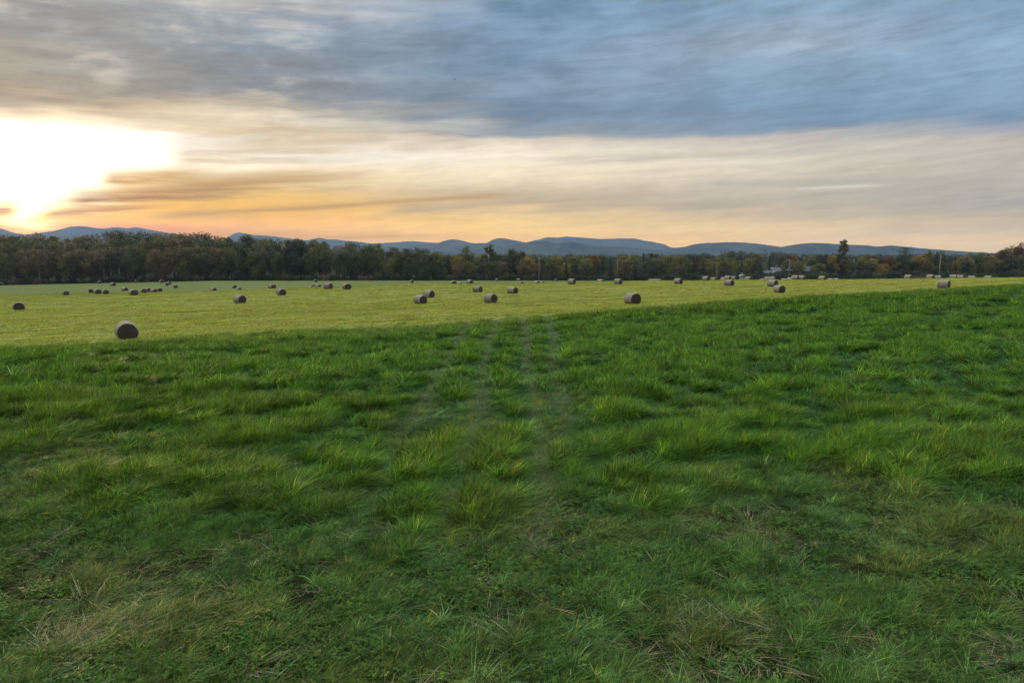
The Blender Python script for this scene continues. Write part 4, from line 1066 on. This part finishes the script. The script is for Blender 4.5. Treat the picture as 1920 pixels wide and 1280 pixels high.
def through_haze(c, az, el):
    """sky colour that reaches the camera as c after the air in front of it"""
    if not HAZE: return tuple(c)
    T = math.exp(-HAZE_D * min(HZ_END / max(.5, math.cos(math.radians(az))), (HZ_TOP - CAMZ) / math.tan(math.radians(max(el, .3)))))
    ct = math.cos(math.radians(az - saz)) * math.cos(math.radians(el - sel)); ph = (1 - HZ_G ** 2) / (4 * math.pi * (1 + HZ_G ** 2 - 2 * HZ_G * ct) ** 1.5)
    S = [c_ * (l + SUN_E * .8 * q * ph) for c_, l, q in zip(HZ_COL, AIR, SUN_C)]
    return tuple(max(.006, (v - s_ * (1 - T)) / T) for v, s_ in zip(c, S))
AIR = (.42, .31, .50)
for px, st in COLS.items():
    a, _ = az_el(px, 300); azs.append(a); stops = []
    for (py, c) in sorted(st, key=lambda q: -q[0]):
        e = az_el(px, py)[1]; stops.append(((e - E0) / (E1 - E0), through_haze(lin(c), a, e)))
    stops.append((.995, lin((150, 165, 185))))
    ramps.append(nt.ramp(TT, stops, 'EASE'))
sky = ramps[0]
for k in range(1, len(ramps)):
    sky = nt.mix(nt.mr(AZW, azs[k - 1], azs[k], kind='LINEAR'), sky, ramps[k])
# fine fibres and soft mottling of the cloud sheet
fib = nt.noise(nt.xyz(nt.m('MULTIPLY', AZ, .10), nt.m('SUBTRACT', nt.m('MULTIPLY', EL, 1.5), nt.m('MULTIPLY', AZ, .06)), 9.0), 1.6, 6, .6, .2)
mot = nt.noise(nt.xyz(nt.m('MULTIPLY', AZ, .12), nt.m('SUBTRACT', nt.m('MULTIPLY', EL, .34), nt.m('MULTIPLY', AZ, .02)), 2.0), 1.5, 6, .58, .25)
wsp = nt.noise(nt.xyz(nt.m('ADD', nt.m('MULTIPLY', AZ, .16), nt.m('MULTIPLY', w1, .9)), nt.m('SUBTRACT', nt.m('MULTIPLY', EL, .9), nt.m('MULTIPLY', AZ, .10)), 6.0), 2.4, 8, .62)
gain = nt.m('ADD', nt.mr(fib, .3, .7, .95, 1.055), nt.m('MULTIPLY', nt.mr(mot, .3, .7, -.16, .18), nt.mr(EL, 8, 14, .25, 1.0)))
gain = nt.m('ADD', gain, nt.mr(wsp, .3, .7, -.055, .065))
sky = nt.mix(1.0, sky, nt.xyz(gain, gain, gain), 'MULTIPLY')
# pale breaks in the upper sheet towards the sun
brk = nt.m('MULTIPLY', nt.m('MULTIPLY', nt.mr(mot, .52, .72), nt.mr(AZ, -6, -24)), nt.mr(EL, 10, 13))
sky = nt.mix(nt.m('MULTIPLY', brk, .7), sky, lin((222, 212, 195)))
# glow of the veiled sun: brighter than white
sd = Vector((math.sin(math.radians(saz)) * math.cos(math.radians(sel)), math.cos(math.radians(saz)) * math.cos(math.radians(sel)), math.sin(math.radians(sel))))
def blob(px, py, sa, se):
    a, e = az_el(px, py)
    da = nt.m('DIVIDE', nt.m('SUBTRACT', nt.m('ADD', AZ, nt.m('MULTIPLY', nt.m('SUBTRACT', w2, .5), 7.0)), a), sa); de = nt.m('DIVIDE', nt.m('SUBTRACT', nt.m('ADD', EL, nt.m('MULTIPLY', warp, .5)), e), se)
    return nt.m('EXPONENT', nt.m('MULTIPLY', nt.m('ADD', nt.m('MULTIPLY', da, da), nt.m('MULTIPLY', de, de)), -1.0))
gl = nt.m('ADD', nt.m('MULTIPLY', blob(36, 308, 4.9, 2.5), 1.7), nt.m('MULTIPLY', blob(165, 280, 6.6, 1.35), .55))
gl = nt.m('ADD', gl, nt.m('MULTIPLY', blob(330, 303, 10, .42), .35))
gl = nt.m('MULTIPLY', gl, nt.mr(nt.m('ADD', w1, w2), .7, 1.3, .62, 1.3))
gl2 = nt.m('MULTIPLY', blob(56, 404, 1.15, .75), 3.5)
add = nt.mix(1.0, (1.0, .90, .72), nt.xyz(gl, gl, gl), 'MULTIPLY')
add2 = nt.mix(1.0, (1.0, .72, .30), nt.xyz(gl2, gl2, gl2), 'MULTIPLY')
sky = nt.mix(1.0, sky, add, 'ADD'); sky = nt.mix(1.0, sky, add2, 'ADD')
# streak clouds (photo pixels of both ends, half thickness in degrees, colour, strength)
def streak(sky, p0, p1, th, col, k, tail=.5):
    a0, e0 = az_el(*p0); a1, e1 = az_el(*p1)
    s = nt.mr(AZ, a0, a1, kind='LINEAR'); s_ = nt.m('DIVIDE', nt.m('SUBTRACT', AZ, a0), a1 - a0)
    ec = nt.m('ADD', e0, nt.m('MULTIPLY', s_, e1 - e0))
    d = nt.m('DIVIDE', nt.m('SUBTRACT', nt.m('ADD', EL, nt.m('MULTIPLY', nt.m('SUBTRACT', w2, .5), th * 3.0)), ec), th)
    f = nt.m('EXPONENT', nt.m('MULTIPLY', nt.m('MULTIPLY', d, d), -1.0))
    f = nt.m('MULTIPLY', nt.m('MULTIPLY', f, nt.mr(s_, -.02, .12)), nt.mr(s_, 1.0, tail))
    f = nt.m('MULTIPLY', f, nt.mr(w2, .28, .60, .55, 1.0))
    return nt.mix(nt.m('MULTIPLY', f, k), sky, through_haze(lin(col), (a0 + a1) / 2, (e0 + e1) / 2))
sky = streak(sky, (105, 379), (560, 340), .55, (168, 126, 72), 1.0, .6)
sky = streak(sky, (185, 338), (420, 326), .48, (192, 146, 90), .95)
sky = streak(sky, (300, 352), (760, 322), .75, (186, 152, 112), .85)
sky = streak(sky, (70, 400), (340, 386), .22, (186, 134, 56), .8)
sky = streak(sky, (260, 404), (1000, 362), .26, (190, 150, 102), .8, .85)
sky = streak(sky, (700, 396), (1300, 358), .45, (180, 160, 146), .7)
sky = streak(sky, (-160, 401), (42, 394), .38, (178, 122, 40), .95, .85)
sky = streak(sky, (300, 296), (760, 262), .9, (206, 182, 152), .75)
sky = streak(sky, (1000, 388), (1700, 372), .35, (172, 162, 156), .6)
sky = streak(sky, (1300, 345), (2000, 330), .40, (178, 174, 170), .55)
sky = streak(sky, (1000, 300), (1700, 270), .30, (196, 184, 174), .6)
sky = streak(sky, (1100, 316), (1600, 292), .22, (246, 232, 214), .7)
sky = streak(sky, (1480, 356), (1700, 344), .14, (226, 218, 205), .8)
sky = streak(sky, (520, 448), (900, 438), .16, (205, 166, 132), .5)
# high and rear sky: unseen cloud sheet overhead, brightened to light the field
ZEN = (2.2, 2.3, 2.32); REAR = (.30, .33, .37)
ovh = nt.mr(EL, 22, 42); rear = nt.m('MULTIPLY', nt.mr(nt.m('ABSOLUTE', AZ), 55, 110), nt.m('SUBTRACT', 1.0, ovh))
sheet = nt.mix(1.0, ZEN, nt.xyz(nt.mr(mot, .2, .8, .7, 1.3), nt.mr(mot, .2, .8, .7, 1.3), nt.mr(mot, .2, .8, .75, 1.25)), 'MULTIPLY')
front = nt.mr(DY, -.75, .25, .28, 1.0)      # sheet kept brighter on the sun's side, so camera-facing grass stays darker
sheet = nt.mix(1.0, sheet, nt.xyz(front, front, front), 'MULTIPLY')
sky = nt.mix(rear, sky, REAR); sky = nt.mix(ovh, sky, sheet)
ns = nt.node('ShaderNodeTexSky', sky_type='NISHITA'); ns.sun_disc = False
ns.sun_elevation = math.radians(max(sel, 1.0)); ns.sun_rotation = math.radians(saz); ns.altitude = 100; ns.dust_density = 2.0
cover = 10.0     # the painted cloud sheet in the units of the Background strength below
sky = nt.mix(1.0, sky, (cover, cover, cover), 'MULTIPLY')
tot = nt.mix(.96, ns.outputs[0], sky)
nt.l.new(tot, bgn.inputs[0]); bgn.inputs[1].default_value = .1
sl = bpy.data.lights.new('sun', 'SUN'); sl.energy = SUN_E; sl.angle = math.radians(6); sl.color = SUN_C
so = link('sun', sl); so.rotation_euler = (-sd).to_track_quat('-Z', 'Y').to_euler()

# ------------------------------------------------------------------ camera and view
cam = bpy.data.cameras.new('camera'); co = link('camera', cam, None, (0, 0, CAMZ), (math.pi / 2 - PITCH, 0, 0))
cam.sensor_width = 36; cam.lens = 36 * F / 1920; cam.clip_start = .1; cam.clip_end = 60000
scene.camera = co
scene.view_settings.view_transform = 'Standard'; scene.view_settings.look = 'None'; scene.view_settings.exposure = 0; scene.view_settings.gamma = 1
scene.cycles.max_bounces = 3; scene.cycles.diffuse_bounces = 1; scene.cycles.transmission_bounces = 2; scene.cycles.volume_bounces = 0
scene.cycles.use_denoising = True; scene.render.filter_size = 1.15
scene.cycles.caustics_reflective = False; scene.cycles.caustics_refractive = False
